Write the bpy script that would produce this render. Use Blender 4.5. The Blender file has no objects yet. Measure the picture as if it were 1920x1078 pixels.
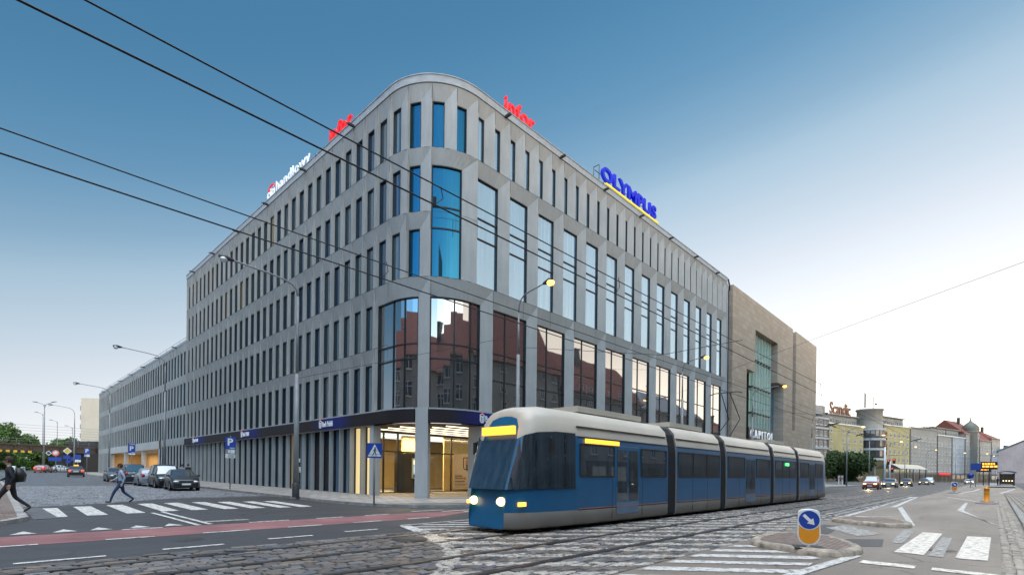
import bpy, bmesh, math, random
from mathutils import Vector, Matrix
random.seed(7)
R = math.radians
sc = bpy.context.scene
COL = sc.collection
PI = math.pi

# ------------------------------------------------------------------ camera
CAM = Vector((-16.131, -21.748, 1.57))
YAW, ROLL = .8109, .0113
cd = bpy.data.cameras.new('camera')
cam = bpy.data.objects.new('camera', cd); COL.objects.link(cam)
cd.sensor_width = 36.0; cd.lens = 947.5/1920*36
cd.shift_x = 0.0; cd.shift_y = (887.25-539)/1920
cd.clip_start = .1; cd.clip_end = 6000
cam.matrix_world = (Matrix.Translation(CAM) @ Matrix.Rotation(-YAW, 4, 'Z') @
                    Matrix.Rotation(PI/2, 4, 'X') @ Matrix.Rotation(ROLL, 4, 'Z'))
sc.camera = cam

# ------------------------------------------------------------------ world
SUN_AZ = math.atan2(.93, -.36)      # compass style: atan2(x, y)
SUN_EL = R(3.0)
w = bpy.data.worlds.new("World"); sc.world = w; w.use_nodes = True
nt = w.node_tree; nt.nodes.clear()
sky = nt.nodes.new('ShaderNodeTexSky'); sky.sky_type = 'NISHITA'; sky.sun_disc = False
sky.sun_elevation = SUN_EL; sky.sun_rotation = SUN_AZ
sky.altitude = 100; sky.air_density = 1.3; sky.dust_density = 1.0; sky.ozone_density = 3.0
def wn(t, **kw):
    n = nt.nodes.new(t)
    for k, v in kw.items(): setattr(n, k, v)
    return n
# dusk sky: pale and warm towards the sunken sun, deep blue high in the view (q = height - .22*(cos(angle to sun)+.3))
tc = wn('ShaderNodeTexCoord'); nrm = wn('ShaderNodeVectorMath', operation='NORMALIZE')
dot = wn('ShaderNodeVectorMath', operation='DOT_PRODUCT'); dot.inputs[1].default_value = Vector((.93, -.36, .05)).normalized()
sep = wn('ShaderNodeSeparateXYZ'); ma = wn('ShaderNodeMath', operation='MULTIPLY_ADD'); ma.inputs[1].default_value = -.22
ad = wn('ShaderNodeMath', operation='ADD'); mr = wn('ShaderNodeMapRange'); mr.inputs[1].default_value = -.25; mr.inputs[2].default_value = .95
cr = wn('ShaderNodeValToRGB'); cr.color_ramp.interpolation = 'B_SPLINE'
RAMP = [(-.25, (1, .86, .66)), (-.19, (.99, .91, .77)), (-.12, (1.0, .97, .89)), (-.02, (.95, .95, .94)), (.03, (.87, .90, .925)), (.11, (.68, .725, .80)), (.18, (.54, .63, .72)),
        (.27, (.345, .49, .615)), (.32, (.235, .385, .53)), (.40, (.115, .275, .445)), (.53, (.056, .185, .34)), (.72, (.05, .165, .31)), (.95, (.40, .34, .275))]
els = cr.color_ramp.elements
for i, (q, c) in enumerate(RAMP):
    p = (q+.25)/1.2
    e = els[i] if i < 2 else els.new(p)
    e.position = p; e.color = (*c, 1)
bg = wn('ShaderNodeBackground'); bg.inputs[1].default_value = 1.0
bg2 = wn('ShaderNodeBackground'); bg2.inputs[1].default_value = .02
ash = wn('ShaderNodeAddShader'); wo = wn('ShaderNodeOutputWorld')
L_ = nt.links.new
L_(tc.outputs['Generated'], nrm.inputs[0]); L_(nrm.outputs[0], dot.inputs[0]); L_(nrm.outputs[0], sep.inputs[0])
L_(dot.outputs['Value'], ma.inputs[0]); ma.inputs[2].default_value = -.066
L_(ma.outputs[0], ad.inputs[0]); L_(sep.outputs[2], ad.inputs[1]); L_(ad.outputs[0], mr.inputs[0]); L_(mr.outputs[0], cr.inputs[0])
mr2 = wn('ShaderNodeMapRange'); mr2.inputs[1].default_value = -.35; mr2.inputs[2].default_value = .45; mr2.inputs[3].default_value = .92; mr2.inputs[4].default_value = 1.0
L_(dot.outputs['Value'], mr2.inputs[0]); vs = wn('ShaderNodeVectorMath', operation='SCALE'); L_(cr.outputs[0], vs.inputs[0]); L_(mr2.outputs[0], vs.inputs['Scale'])
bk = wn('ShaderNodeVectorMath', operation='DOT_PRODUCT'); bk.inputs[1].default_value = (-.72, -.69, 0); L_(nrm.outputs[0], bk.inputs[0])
mr3 = wn('ShaderNodeMapRange'); mr3.inputs[1].default_value = .2; mr3.inputs[2].default_value = .75; mr3.inputs[3].default_value = 1; mr3.inputs[4].default_value = 5.4  # added sky brightness behind the camera, out of view, to light the facades
mr4 = wn('ShaderNodeMapRange'); mr4.inputs[1].default_value = .78; mr4.inputs[2].default_value = .96; mr4.inputs[3].default_value = 1; mr4.inputs[4].default_value = 15  # added brightness at the unseen zenith, to light the ground
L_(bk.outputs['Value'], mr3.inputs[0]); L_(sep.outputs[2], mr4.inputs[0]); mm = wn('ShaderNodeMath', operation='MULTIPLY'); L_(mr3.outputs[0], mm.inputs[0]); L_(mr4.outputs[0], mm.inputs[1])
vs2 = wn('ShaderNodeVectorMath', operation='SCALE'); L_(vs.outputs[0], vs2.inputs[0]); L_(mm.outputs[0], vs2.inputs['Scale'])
# towards the sunken sun the sky is brighter than white
mr5 = wn('ShaderNodeMapRange'); mr5.inputs[1].default_value = -.05; mr5.inputs[2].default_value = -.22; mr5.inputs[3].default_value = 1; mr5.inputs[4].default_value = 2.2
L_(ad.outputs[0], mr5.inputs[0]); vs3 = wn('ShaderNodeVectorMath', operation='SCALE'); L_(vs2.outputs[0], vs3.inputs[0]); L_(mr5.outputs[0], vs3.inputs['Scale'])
# warm tint added to the unseen half of the sky over the main street
mr6 = wn('ShaderNodeMapRange'); mr6.inputs[1].default_value = -.15; mr6.inputs[2].default_value = -.8; mr6.inputs[3].default_value = 0; mr6.inputs[4].default_value = 1; L_(sep.outputs[1], mr6.inputs[0])
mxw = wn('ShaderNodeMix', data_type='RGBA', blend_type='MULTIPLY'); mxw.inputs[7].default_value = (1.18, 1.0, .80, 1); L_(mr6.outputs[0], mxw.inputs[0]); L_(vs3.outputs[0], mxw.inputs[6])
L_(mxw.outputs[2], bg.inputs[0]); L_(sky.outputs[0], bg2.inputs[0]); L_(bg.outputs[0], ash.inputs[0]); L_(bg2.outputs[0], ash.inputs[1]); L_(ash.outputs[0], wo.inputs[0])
sl = bpy.data.lights.new('sun', 'SUN'); so = bpy.data.objects.new('sun', sl); COL.objects.link(so)
sl.energy = .35; sl.angle = R(60); sl.color = (1, .86, .70)
sd = Vector((.86, -.45, .38))      # the broad glow of the western sky
so.rotation_euler = (-sd).to_track_quat('-Z', 'Y').to_euler()
sc.view_settings.view_transform = 'Standard'; sc.view_settings.look = 'None'
sc.view_settings.exposure = 0.2; sc.view_settings.gamma = 1.0

# ------------------------------------------------------------------ helpers
def gz(y):                          # the side street climbs gently away from the crossing
    return .0068*min(max(y, 0.0), 110.0)

def wloc(o):
    p = Vector(o.location)
    while o.parent: o = o.parent; p += o.location
    return p
class MB:
    """collects faces (with material slots), built as ONE mesh object"""
    def __init__(s): s.v = []; s.f = []; s.m = []; s.sm = []
    def add(s, vs, fs, mi=0, smooth=False):
        o = len(s.v); s.v += [tuple(v) for v in vs]
        for f in fs: s.f.append([o+i for i in f]); s.m.append(mi); s.sm.append(smooth)
    def poly(s, pts, mi=0, smooth=False): s.add(pts, [range(len(pts))], mi, smooth)
    def box(s, c, d, mi=0, rz=0.0):
        x, y, z = c; a, b, h = d[0]/2, d[1]/2, d[2]/2
        cs, sn = math.cos(rz), math.sin(rz)
        P = [(i*a, j*b, k*h) for k in (-1, 1) for j in (-1, 1) for i in (-1, 1)]
        s.add([(x+p[0]*cs-p[1]*sn, y+p[0]*sn+p[1]*cs, z+p[2]) for p in P],
              [(0, 2, 3, 1), (4, 5, 7, 6), (0, 1, 5, 4), (2, 6, 7, 3), (0, 4, 6, 2), (1, 3, 7, 5)], mi)
    def bb(s, x0, x1, y0, y1, z0, z1, mi=0): s.box(((x0+x1)/2, (y0+y1)/2, (z0+z1)/2), (abs(x1-x0), abs(y1-y0), abs(z1-z0)), mi)
    def tube(s, pts, r, n=8, mi=0, cap=True):
        pts = [Vector(p) for p in pts]; k = len(pts)
        rs = r if isinstance(r, (list, tuple)) else [r]*k
        rings = []
        t0 = (pts[1]-pts[0]).normalized()
        u = t0.orthogonal().normalized()
        for i, p in enumerate(pts):
            t = (pts[min(i+1, k-1)]-pts[max(i-1, 0)]).normalized()
            u = (u-t*u.dot(t)); u = u.normalized() if u.length > 1e-6 else t.orthogonal().normalized()
            v = t.cross(u)
            rings.append([p+(u*math.cos(2*PI*j/n)+v*math.sin(2*PI*j/n))*rs[i] for j in range(n)])
        vs = [q for rg in rings for q in rg]
        fs = [(i*n+j, i*n+(j+1) % n, (i+1)*n+(j+1) % n, (i+1)*n+j) for i in range(k-1) for j in range(n)]
        s.add(vs, fs, mi, True)
        if cap: s.add(rings[0], [list(range(n))[::-1]], mi); s.add(rings[-1], [range(n)], mi)
    def lathe(s, prof, c, axis='Z', n=20, mi=0, smooth=True):
        vs = []
        for (r, h) in prof:
            for j in range(n):
                a = 2*PI*j/n; p = (r*math.cos(a), r*math.sin(a), h)
                if axis == 'Y': p = (p[0], p[2], -p[1])
                if axis == 'X': p = (p[2], p[0], p[1])
                vs.append((c[0]+p[0], c[1]+p[1], c[2]+p[2]))
        k = len(prof)
        s.add(vs, [(i*n+j, i*n+(j+1) % n, (i+1)*n+(j+1) % n, (i+1)*n+j) for i in range(k-1) for j in range(n)], mi, smooth)
    def prism(s, pts, vec, mi=0, mis=None):
        """closed polygon pts pushed along vec"""
        n = len(pts); q = [tuple(Vector(p)+Vector(vec)) for p in pts]
        s.add(list(pts)+q, [list(range(n))[::-1], list(range(n, 2*n))], mi)
        s.add(list(pts)+q, [(i, (i+1) % n, n+(i+1) % n, n+i) for i in range(n)], mi if mis is None else mis)
    def loft(s, secs, mi=0, smooth=True, closed=True, caps=True, mfun=None):
        n = len(secs[0]); o = len(s.v); s.v += [tuple(p) for sec in secs for p in sec]
        jn = n if closed else n-1
        for i in range(len(secs)-1):
            for j in range(jn):
                s.f.append([o+i*n+j, o+i*n+(j+1) % n, o+(i+1)*n+(j+1) % n, o+(i+1)*n+j])
                s.m.append(mi if mfun is None else mfun(i, j)); s.sm.append(smooth)
        if caps:
            s.add(secs[0], [list(range(n))[::-1]], mi); s.add(secs[-1], [range(n)], mi)
    def mesh(s, name, mats, off=None, fix=True, bevel=0):
        me = bpy.data.meshes.new(name)
        vs = s.v if off is None else [(a[0]-off[0], a[1]-off[1], a[2]-off[2]) for a in s.v]
        me.from_pydata(vs, [], s.f)
        for m in (mats if isinstance(mats, (list, tuple)) else [mats]): me.materials.append(m)
        me.polygons.foreach_set('material_index', s.m); me.polygons.foreach_set('use_smooth', s.sm)
        if fix:
            bm = bmesh.new(); bm.from_mesh(me)
            bmesh.ops.remove_doubles(bm, verts=bm.verts, dist=1e-4)
            bmesh.ops.recalc_face_normals(bm, faces=bm.faces); bm.to_mesh(me); bm.free()
        me.update(); return me
    def build(s, name, mats, parent=None, world=False, fix=True, bevel=0):
        me = s.mesh(name, mats, wloc(parent) if (world and parent) else None, fix)
        o = bpy.data.objects.new(name, me); COL.objects.link(o); o.parent = parent
        if bevel:
            md = o.modifiers.new('bevel', 'BEVEL'); md.width = bevel; md.segments = 2; md.limit_method = 'ANGLE'
        return o

def tag(o, label=None, cat=None, group=None, kind=None):
    for k, v in (('label', label), ('category', cat), ('group', group), ('kind', kind)):
        if v: o[k] = v
    return o
def thing(name, label, cat, loc=(0, 0, 0), rz=0.0, group=None):
    o = bpy.data.objects.new(name, None); COL.objects.link(o)
    o.location = loc; o.rotation_euler = (0, 0, rz); o.empty_display_size = .3
    return tag(o, label, cat, group)
def kids(o): return [c for c in bpy.data.objects if c.parent == o]
def dup(o, loc, rz=None, label=None, parent=None):
    c = o.copy(); COL.objects.link(c)
    if parent is None:
        c.location = loc
        if rz is not None: c.rotation_euler = (0, 0, rz)
        if label: c['label'] = label
    else: c.parent = parent
    for k in kids(o): dup(k, None, parent=c)
    return c
def use(me, name, parent, loc=(0, 0, 0), rot=(0, 0, 0)):
    o = bpy.data.objects.new(name, me); COL.objects.link(o); o.parent = parent; o.location = loc; o.rotation_euler = rot
    return o

_txt = {}
def text_mesh(body, size, depth, bold=0.0, mat=None, align='LEFT', space=1.0):
    cu = bpy.data.curves.new('lettering', 'FONT'); cu.body = body; cu.size = size; cu.extrude = depth/2; cu.offset = bold
    cu.align_x = align; cu.space_character = space; cu.resolution_u = 3
    ob = bpy.data.objects.new('lettering', cu); COL.objects.link(ob)
    dg = bpy.context.evaluated_depsgraph_get(); dg.update()
    me = bpy.data.meshes.new_from_object(ob.evaluated_get(dg))
    bpy.data.objects.remove(ob); bpy.data.curves.remove(cu)
    me.materials.clear()
    if mat: me.materials.append(mat)
    for p in me.polygons: p.material_index = 0
    return me
def place_text(me, name, parent, origin, right, up, width=None, height=None):
    """lay a text mesh so that its x runs along right and its y along up"""
    xs = [v.co.x for v in me.vertices]; ys = [v.co.y for v in me.vertices]
    sx = width/(max(xs)-min(xs)) if width else 1; sy = height/(max(ys)-min(ys)) if height else sx
    rgt, upv = Vector(right).normalized(), Vector(up).normalized(); nv = rgt.cross(upv)
    x0, y0 = min(xs), min(ys); O = Vector(origin)
    if parent is not None: O = O-wloc(parent)
    for v in me.vertices:
        c = v.co.copy(); v.co = O+rgt*(c.x-x0)*sx+upv*(c.y-y0)*sy+nv*c.z
    o = bpy.data.objects.new(name, me); COL.objects.link(o); o.parent = parent
    return o

# ------------------------------------------------------------------ materials
def nodes(name):
    m = bpy.data.materials.new(name); m.use_nodes = True
    return m, m.node_tree, m.node_tree.nodes['Principled BSDF']
def N(t, typ, **kw):
    n = t.nodes.new(typ)
    for k, v in kw.items():
        if k.startswith('i_'):
            key = k[2:]; n.inputs[int(key) if key.isdigit() else key.replace('_', ' ')].default_value = v
        else: setattr(n, k, v)
    return n
def coords(t, scale=(1, 1, 1), kind='pos', rot=(0, 0, 0)):
    if kind == 'pos': src = N(t, 'ShaderNodeNewGeometry').outputs['Position']
    else: src = N(t, 'ShaderNodeTexCoord').outputs['Object']
    mp = N(t, 'ShaderNodeMapping'); mp.inputs['Scale'].default_value = scale; mp.inputs['Rotation'].default_value = rot
    t.links.new(src, mp.inputs[0]); return mp.outputs[0]
def mixc(t, fac, a, b, blend='MIX'):
    n = N(t, 'ShaderNodeMix', data_type='RGBA', blend_type=blend)
    for sock, val in ((n.inputs[0], fac), (n.inputs[6], a), (n.inputs[7], b)):
        if isinstance(val, (int, float)): sock.default_value = val
        elif isinstance(val, tuple): sock.default_value = (*val, 1) if len(val) == 3 else val
        else: t.links.new(val, sock)
    return n.outputs[2]
def noise(t, vec, scale, detail=4, rough=.55, lo=.3, hi=.7, out_lo=0.0, out_hi=1.0):
    n = N(t, 'ShaderNodeTexNoise'); n.inputs['Scale'].default_value = scale; n.inputs['Detail'].default_value = detail
    n.inputs['Roughness'].default_value = rough; t.links.new(vec, n.inputs['Vector'])
    r = N(t, 'ShaderNodeMapRange'); r.inputs[1].default_value = lo; r.inputs[2].default_value = hi
    r.inputs[3].default_value = out_lo; r.inputs[4].default_value = out_hi; t.links.new(n.outputs['Fac'], r.inputs[0])
    return r.outputs[0]
def bump(t, b, h, strength=.3, dist=.02):
    n = N(t, 'ShaderNodeBump'); n.inputs['Strength'].default_value = strength; n.inputs['Distance'].default_value = dist
    t.links.new(h, n.inputs['Height']); t.links.new(n.outputs[0], b.inputs['Normal'])
def mul(c, k): return tuple(min(1, x*k) for x in c)

def plain(name, col, rough=.6, metal=0.0, var=.12, scale=3.0, coat=0.0, kind='obj', bmp=0.0, emit=None, es=0.0):
    m, t, b = nodes(name)
    v = coords(t, kind=kind)
    f = noise(t, v, scale)
    t.links.new(mixc(t, f, mul(col, 1-var), mul(col, 1+var)), b.inputs['Base Color'])
    b.inputs['Roughness'].default_value = rough; b.inputs['Metallic'].default_value = metal
    if coat: b.inputs['Coat Weight'].default_value = coat; b.inputs['Coat Roughness'].default_value = .05
    if bmp: bump(t, b, noise(t, v, scale*8), bmp, .01)
    if emit: b.inputs['Emission Color'].default_value = (*emit, 1); b.inputs['Emission Strength'].default_value = es
    return m
def glow(name, col, s, base=(.05, .05, .05)):
    return plain(name, base, .4, emit=col, es=s)

def concrete(name, col, streak=.25, warm=0.0):
    m, t, b = nodes(name)
    v = coords(t, (1, 1, 1)); vs = coords(t, (1.6, 1.6, .22)); vg = coords(t)
    big = noise(t, v, .35, 5, .6, .3, .75); st = noise(t, vs, 2.2, 5, .65, .35, .8); fine = noise(t, vg, 9, 6, .7, .25, .75)
    c1 = mixc(t, big, mul(col, .82), mul(col, 1.12))
    c2 = mixc(t, st, c1, mixc(t, .6, c1, mul(col, .62)))
    c3 = mixc(t, fine, mixc(t, .4, c2, mul(col, .70)), c2)
    t.links.new(c3, b.inputs['Base Color']); b.inputs['Roughness'].default_value = .85
    bump(t, b, fine, .15, .01); return m

def glassy(name, tint, dark, mirror=.75, rough=.02, wav=.06, curtain=None, emit=None, es=0.0, refl=(.8, .88, .95)):
    """coated office glazing: mostly mirror over a dark room, with faint blinds behind it and slightly wavy panes"""
    m, t, b = nodes(name)
    v = coords(t, (5, 5, .15)); vv = coords(t)
    f = noise(t, v, 1.2, 4, .6, .35, .7)
    t.links.new(mixc(t, f, dark, curtain or mul(dark, 1.6)), b.inputs['Base Color'])
    b.inputs['Roughness'].default_value = .45; b.inputs['Specular IOR Level'].default_value = .2
    if emit: b.inputs['Emission Color'].default_value = (*emit, 1); b.inputs['Emission Strength'].default_value = es
    g = N(t, 'ShaderNodeBsdfGlossy'); g.inputs['Roughness'].default_value = rough; g.inputs['Color'].default_value = (*refl, 1)
    bp = N(t, 'ShaderNodeBump'); bp.inputs['Strength'].default_value = wav; bp.inputs['Distance'].default_value = .05
    nn = N(t, 'ShaderNodeTexNoise'); nn.inputs['Scale'].default_value = .55; nn.inputs['Detail'].default_value = 1; t.links.new(vv, nn.inputs['Vector'])
    t.links.new(nn.outputs['Fac'], bp.inputs['Height']); t.links.new(bp.outputs[0], g.inputs['Normal'])
    lw = N(t, 'ShaderNodeLayerWeight'); lw.inputs['Blend'].default_value = .35
    mr_ = N(t, 'ShaderNodeMapRange'); mr_.inputs[3].default_value = mirror*.62; mr_.inputs[4].default_value = min(1, mirror*1.25)
    t.links.new(lw.outputs['Fresnel'], mr_.inputs[0])
    mx = N(t, 'ShaderNodeMixShader'); t.links.new(mr_.outputs[0], mx.inputs[0]); t.links.new(b.outputs[0], mx.inputs[1]); t.links.new(g.outputs[0], mx.inputs[2])
    t.links.new(mx.outputs[0], t.nodes['Material Output'].inputs['Surface']); return m

def asphalt(name, col, patch=.25, rough=.75):
    m, t, b = nodes(name)
    v = coords(t); vl = coords(t, (.12, .9, 1))
    big = noise(t, v, .22, 5, .6); grain = noise(t, v, 60, 3, .8, .3, .7); lane = noise(t, vl, .9, 3, .5, .35, .7)
    c = mixc(t, big, mul(col, 1-patch), mul(col, 1+patch))
    c = mixc(t, lane, c, mixc(t, .3, c, mul(col, .6)))
    c = mixc(t, grain, mul(col, .5), mixc(t, .85, mul(col, 1.5), c))
    nv = N(t, 'ShaderNodeTexNoise'); nv.inputs['Scale'].default_value = 1.3; nv.inputs['Detail'].default_value = 5; t.links.new(v, nv.inputs['Vector'])
    va = N(t, 'ShaderNodeVectorMath', operation='ADD'); t.links.new(v, va.inputs[0]); t.links.new(nv.outputs['Color'], va.inputs[1])
    vo = N(t, 'ShaderNodeTexVoronoi', feature='DISTANCE_TO_EDGE'); vo.inputs['Scale'].default_value = .32; t.links.new(va.outputs[0], vo.inputs['Vector'])
    ck = N(t, 'ShaderNodeMapRange'); ck.inputs[1].default_value = .004; ck.inputs[2].default_value = .012; t.links.new(vo.outputs['Distance'], ck.inputs[0])
    msk = noise(t, v, .3, 2, .5, .5, .6); mm_ = N(t, 'ShaderNodeMath', operation='MAXIMUM'); t.links.new(ck.outputs[0], mm_.inputs[0]); t.links.new(msk, mm_.inputs[1])
    c = mixc(t, mm_.outputs[0], mul(col, .35), c)
    spots = noise(t, v, 1.7, 6, .7, .62, .72); c = mixc(t, spots, c, mixc(t, .35, c, mul(col, .45)))
    t.links.new(c, b.inputs['Base Color'])
    rr = noise(t, vl, .7, 4, .6, .3, .7, rough-.2, rough); t.links.new(rr, b.inputs['Roughness'])
    bump(t, b, grain, .35, .008); return m

def setts(name, cols, bw, bh, mortar, rot=0.0, rough=.55, warp=.05, bstr=.9, msz=.035, paint=None):
    m, t, b = nodes(name)
    v = coords(t, rot=(0, 0, rot))
    nz = N(t, 'ShaderNodeTexNoise'); nz.inputs['Scale'].default_value = 1.4; nz.inputs['Detail'].default_value = 2; t.links.new(v, nz.inputs['Vector'])
    sub = N(t, 'ShaderNodeVectorMath', operation='SUBTRACT'); sub.inputs[1].default_value = (.5, .5, .5); t.links.new(nz.outputs['Color'], sub.inputs[0])
    sc_ = N(t, 'ShaderNodeVectorMath', operation='SCALE'); sc_.inputs['Scale'].default_value = warp; t.links.new(sub.outputs[0], sc_.inputs[0])
    nz2 = N(t, 'ShaderNodeTexNoise'); nz2.inputs['Scale'].default_value = 11; nz2.inputs['Detail'].default_value = 2; t.links.new(v, nz2.inputs['Vector'])
    sub2 = N(t, 'ShaderNodeVectorMath', operation='SUBTRACT'); sub2.inputs[1].default_value = (.5, .5, .5); t.links.new(nz2.outputs['Color'], sub2.inputs[0])
    sc2 = N(t, 'ShaderNodeVectorMath', operation='SCALE'); sc2.inputs['Scale'].default_value = warp*.35; t.links.new(sub2.outputs[0], sc2.inputs[0])
    a0 = N(t, 'ShaderNodeVectorMath', operation='ADD'); t.links.new(v, a0.inputs[0]); t.links.new(sc_.outputs[0], a0.inputs[1])
    a1 = N(t, 'ShaderNodeVectorMath', operation='ADD'); t.links.new(a0.outputs[0], a1.inputs[0]); t.links.new(sc2.outputs[0], a1.inputs[1])
    br = N(t, 'ShaderNodeTexBrick'); br.inputs['Scale'].default_value = 1.0; br.inputs['Brick Width'].default_value = bw; br.inputs['Row Height'].default_value = bh
    br.inputs['Mortar Size'].default_value = msz*bh/.2*.6; br.inputs['Mortar Smooth'].default_value = .6; br.inputs['Bias'].default_value = 0.0
    br.inputs['Color1'].default_value = (0, 0, 0, 1); br.inputs['Color2'].default_value = (1, 1, 1, 1); br.inputs['Mortar'].default_value = (.5, .5, .5, 1)
    br.offset = .5; br.squash = 1.0; t.links.new(a1.outputs[0], br.inputs['Vector'])
    rmp = N(t, 'ShaderNodeValToRGB'); rmp.color_ramp.interpolation = 'CONSTANT'
    els = rmp.color_ramp.elements
    for i, c in enumerate(cols):
        e = els[i] if i < 2 else els.new(i/len(cols))
        e.position = i/len(cols); e.color = (*c, 1)
    t.links.new(br.outputs['Color'], rmp.inputs[0])
    fine = noise(t, v, 22, 5, .7, .25, .75); big = noise(t, v, .5, 4, .6)
    c = mixc(t, fine, mixc(t, .35, rmp.outputs[0], (.02, .02, .02)), rmp.outputs[0])
    c = mixc(t, big, mixc(t, .3, c, (.03, .03, .03)), c)
    if paint:
        wear = noise(t, v, 5, 6, .75, .42, .6); c = mixc(t, wear, c, paint)
    c = mixc(t, br.outputs['Fac'], c, mortar)
    t.links.new(c, b.inputs['Base Color']); b.inputs['Roughness'].default_value = rough
    inv = N(t, 'ShaderNodeMath', operation='MULTIPLY_ADD'); inv.inputs[1].default_value = -1.0; inv.inputs[2].default_value = 1.0; t.links.new(br.outputs['Fac'], inv.inputs[0])
    hh = N(t, 'ShaderNodeMath', operation='MULTIPLY_ADD'); hh.inputs[1].default_value = .25; t.links.new(fine, hh.inputs[0]); t.links.new(inv.outputs[0], hh.inputs[2])
    bump(t, b, hh.outputs[0], bstr, .03); return m

def road_paint(name, col, under, lo=.36, hi=.52):
    m, t, b = nodes(name)
    v = coords(t); f = noise(t, v, 7, 7, .75, lo, hi); g = noise(t, v, 50, 2, .7)
    c = mixc(t, f, under, mixc(t, g, mul(col, .8), col)); t.links.new(c, b.inputs['Base Color'])
    b.inputs['Roughness'].default_value = .6; bump(t, b, g, .2, .004); return m

def bricky(name, c1, c2, mortar, bw, bh, msz=.01, rough=.8, var=.5, axis='XZ'):
    """stone courses / tiles on an upright wall: u runs along x+y, v along z"""
    m, t, b = nodes(name)
    p = N(t, 'ShaderNodeNewGeometry').outputs['Position']; s_ = N(t, 'ShaderNodeSeparateXYZ'); t.links.new(p, s_.inputs[0])
    a = N(t, 'ShaderNodeMath', operation='ADD'); t.links.new(s_.outputs[0], a.inputs[0]); t.links.new(s_.outputs[1], a.inputs[1])
    cb = N(t, 'ShaderNodeCombineXYZ'); t.links.new(a.outputs[0], cb.inputs[0]); t.links.new(s_.outputs[2], cb.inputs[1])
    br = N(t, 'ShaderNodeTexBrick'); br.inputs['Scale'].default_value = 1; br.inputs['Brick Width'].default_value = bw; br.inputs['Row Height'].default_value = bh
    br.inputs['Mortar Size'].default_value = msz; br.inputs['Color1'].default_value = (*c1, 1); br.inputs['Color2'].default_value = (*c2, 1); br.inputs['Mortar'].default_value = (*mortar, 1)
    t.links.new(cb.outputs[0], br.inputs['Vector'])
    f = noise(t, coords(t), 1.5, 6, .65)
    t.links.new(mixc(t, f, mixc(t, .35, br.outputs['Color'], mul(c1, .6)), br.outputs['Color']), b.inputs['Base Color'])
    b.inputs['Roughness'].default_value = rough; return m

M = {}
M['conc'] = concrete('pale_concrete', (.46, .445, .43))
M['conc_smooth'] = concrete('smooth_concrete', (.47, .47, .465))
M['flash'] = plain('roof_flashing', (.36, .37, .385), .75)
M['frame'] = plain('dark_frame', (.012, .013, .016), .45)
M['glass'] = glassy('office_glass', None, (.014, .03, .05), .95, curtain=(.05, .075, .10), refl=(.72, .90, 1.0))
M['glass_blind'] = glassy('office_glass_with_blind', None, (.05, .07, .085), .8, curtain=(.16, .18, .19), refl=(.72, .88, 1.0))
M['glass_dim'] = glassy('dark_office_glass', None, (.006, .012, .02), .8, curtain=(.02, .03, .045), refl=(.5, .72, 1.0), wav=.12)
M['glass_tan'] = glassy('faintly_lit_office_glass', None, (.14, .12, .08), .4, curtain=(.25, .20, .12), emit=(1, .78, .45), es=.12)
M['glass_big2'] = glassy('tall_window_with_curtains', None, (.07, .11, .15), .66, curtain=(.26, .36, .44), refl=(.56, .79, 1.0), wav=.1)
M['glass_big'] = glassy('tall_window_glass', None, (.03, .05, .07), .74, curtain=(.20, .25, .30), refl=(.52, .76, 1.0))
M['glass_corner'] = glassy('curved_blue_glass', None, (.003, .022, .045), .66, curtain=(.006, .06, .10), refl=(.05, .27, .43))
M['glass_dark'] = glassy('lower_floor_glass', None, (.006, .007, .009), .66, wav=.10, curtain=(.016, .017, .02), refl=(.9, .92, .95))
M['glass_lit'] = glassy('lit_window_glass', None, (.30, .26, .16), .3, curtain=(.5, .42, .25), emit=(1, .74, .32), es=.85)
M['asphalt'] = asphalt('asphalt', (.047, .046, .049), .3, rough=.72)
M['asphalt_r'] = asphalt('worn_asphalt', (.235, .192, .152), .38, rough=.6)
M['asphalt_far'] = asphalt('grey_asphalt', (.10, .098, .096), .2)
M['patch'] = asphalt('asphalt_patch', (.095, .088, .082), .2)
M['bike'] = plain('red_bike_lane', (.20, .085, .085), .8, kind='pos', scale=.8, var=.3, bmp=.3)
SET = [(.10, .09, .082), (.17, .15, .13), (.075, .078, .088), (.22, .195, .17), (.13, .105, .09), (.185, .18, .18), (.15, .12, .095), (.09, .08, .075)]
M['setts'] = setts('tramway_setts', SET, .30, .17, (.02, .017, .014), warp=.09)
M['setts_paint'] = setts('painted_tramway_setts', SET, .30, .17, (.03, .025, .02), warp=.09, paint=(.62, .60, .56))
M['cobble'] = setts('street_cobbles', [(.13, .14, .155), (.25, .265, .285), (.18, .19, .205), (.34, .355, .375), (.105, .115, .13)], .15, .13, (.018, .02, .023), warp=.08, rot=.2, bstr=1.0, msz=.06)
M['gutter'] = setts('gutter_stones', [(.26, .22, .18), (.32, .27, .22), (.22, .19, .16), (.36, .31, .25)], .5, .24, (.035, .03, .025), warp=.06, rot=0)
M['pave'] = setts('pavement_slabs', [(.36, .345, .325), (.41, .39, .37), (.32, .305, .29), (.44, .42, .39)], .6, .6, (.12, .115, .11), warp=.004, bstr=.2, msz=.02, rough=.7)
M['pave_dark'] = setts('dark_pavement_setts', [(.11, .112, .118), (.14, .142, .148), (.09, .092, .1)], .12, .1, (.05, .05, .05), warp=.02, bstr=.4)
M['pave_red'] = setts('brown_pavers', [(.25, .165, .125), (.29, .195, .15), (.20, .135, .105)], .22, .11, (.06, .05, .04), warp=.02, bstr=.5)
M['grit'] = plain('dark_joint_grit', (.022, .018, .014), .95, kind='pos', scale=6, var=.4); M['gstone'] = plain('tan_gutter_stone', (.30, .26, .21), .7, kind='pos', scale=4, var=.45, bmp=.4)
M['kerb'] = plain('kerb_stone', (.27, .26, .245), .75, kind='pos', scale=2.2, var=.3, bmp=.3)
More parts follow.
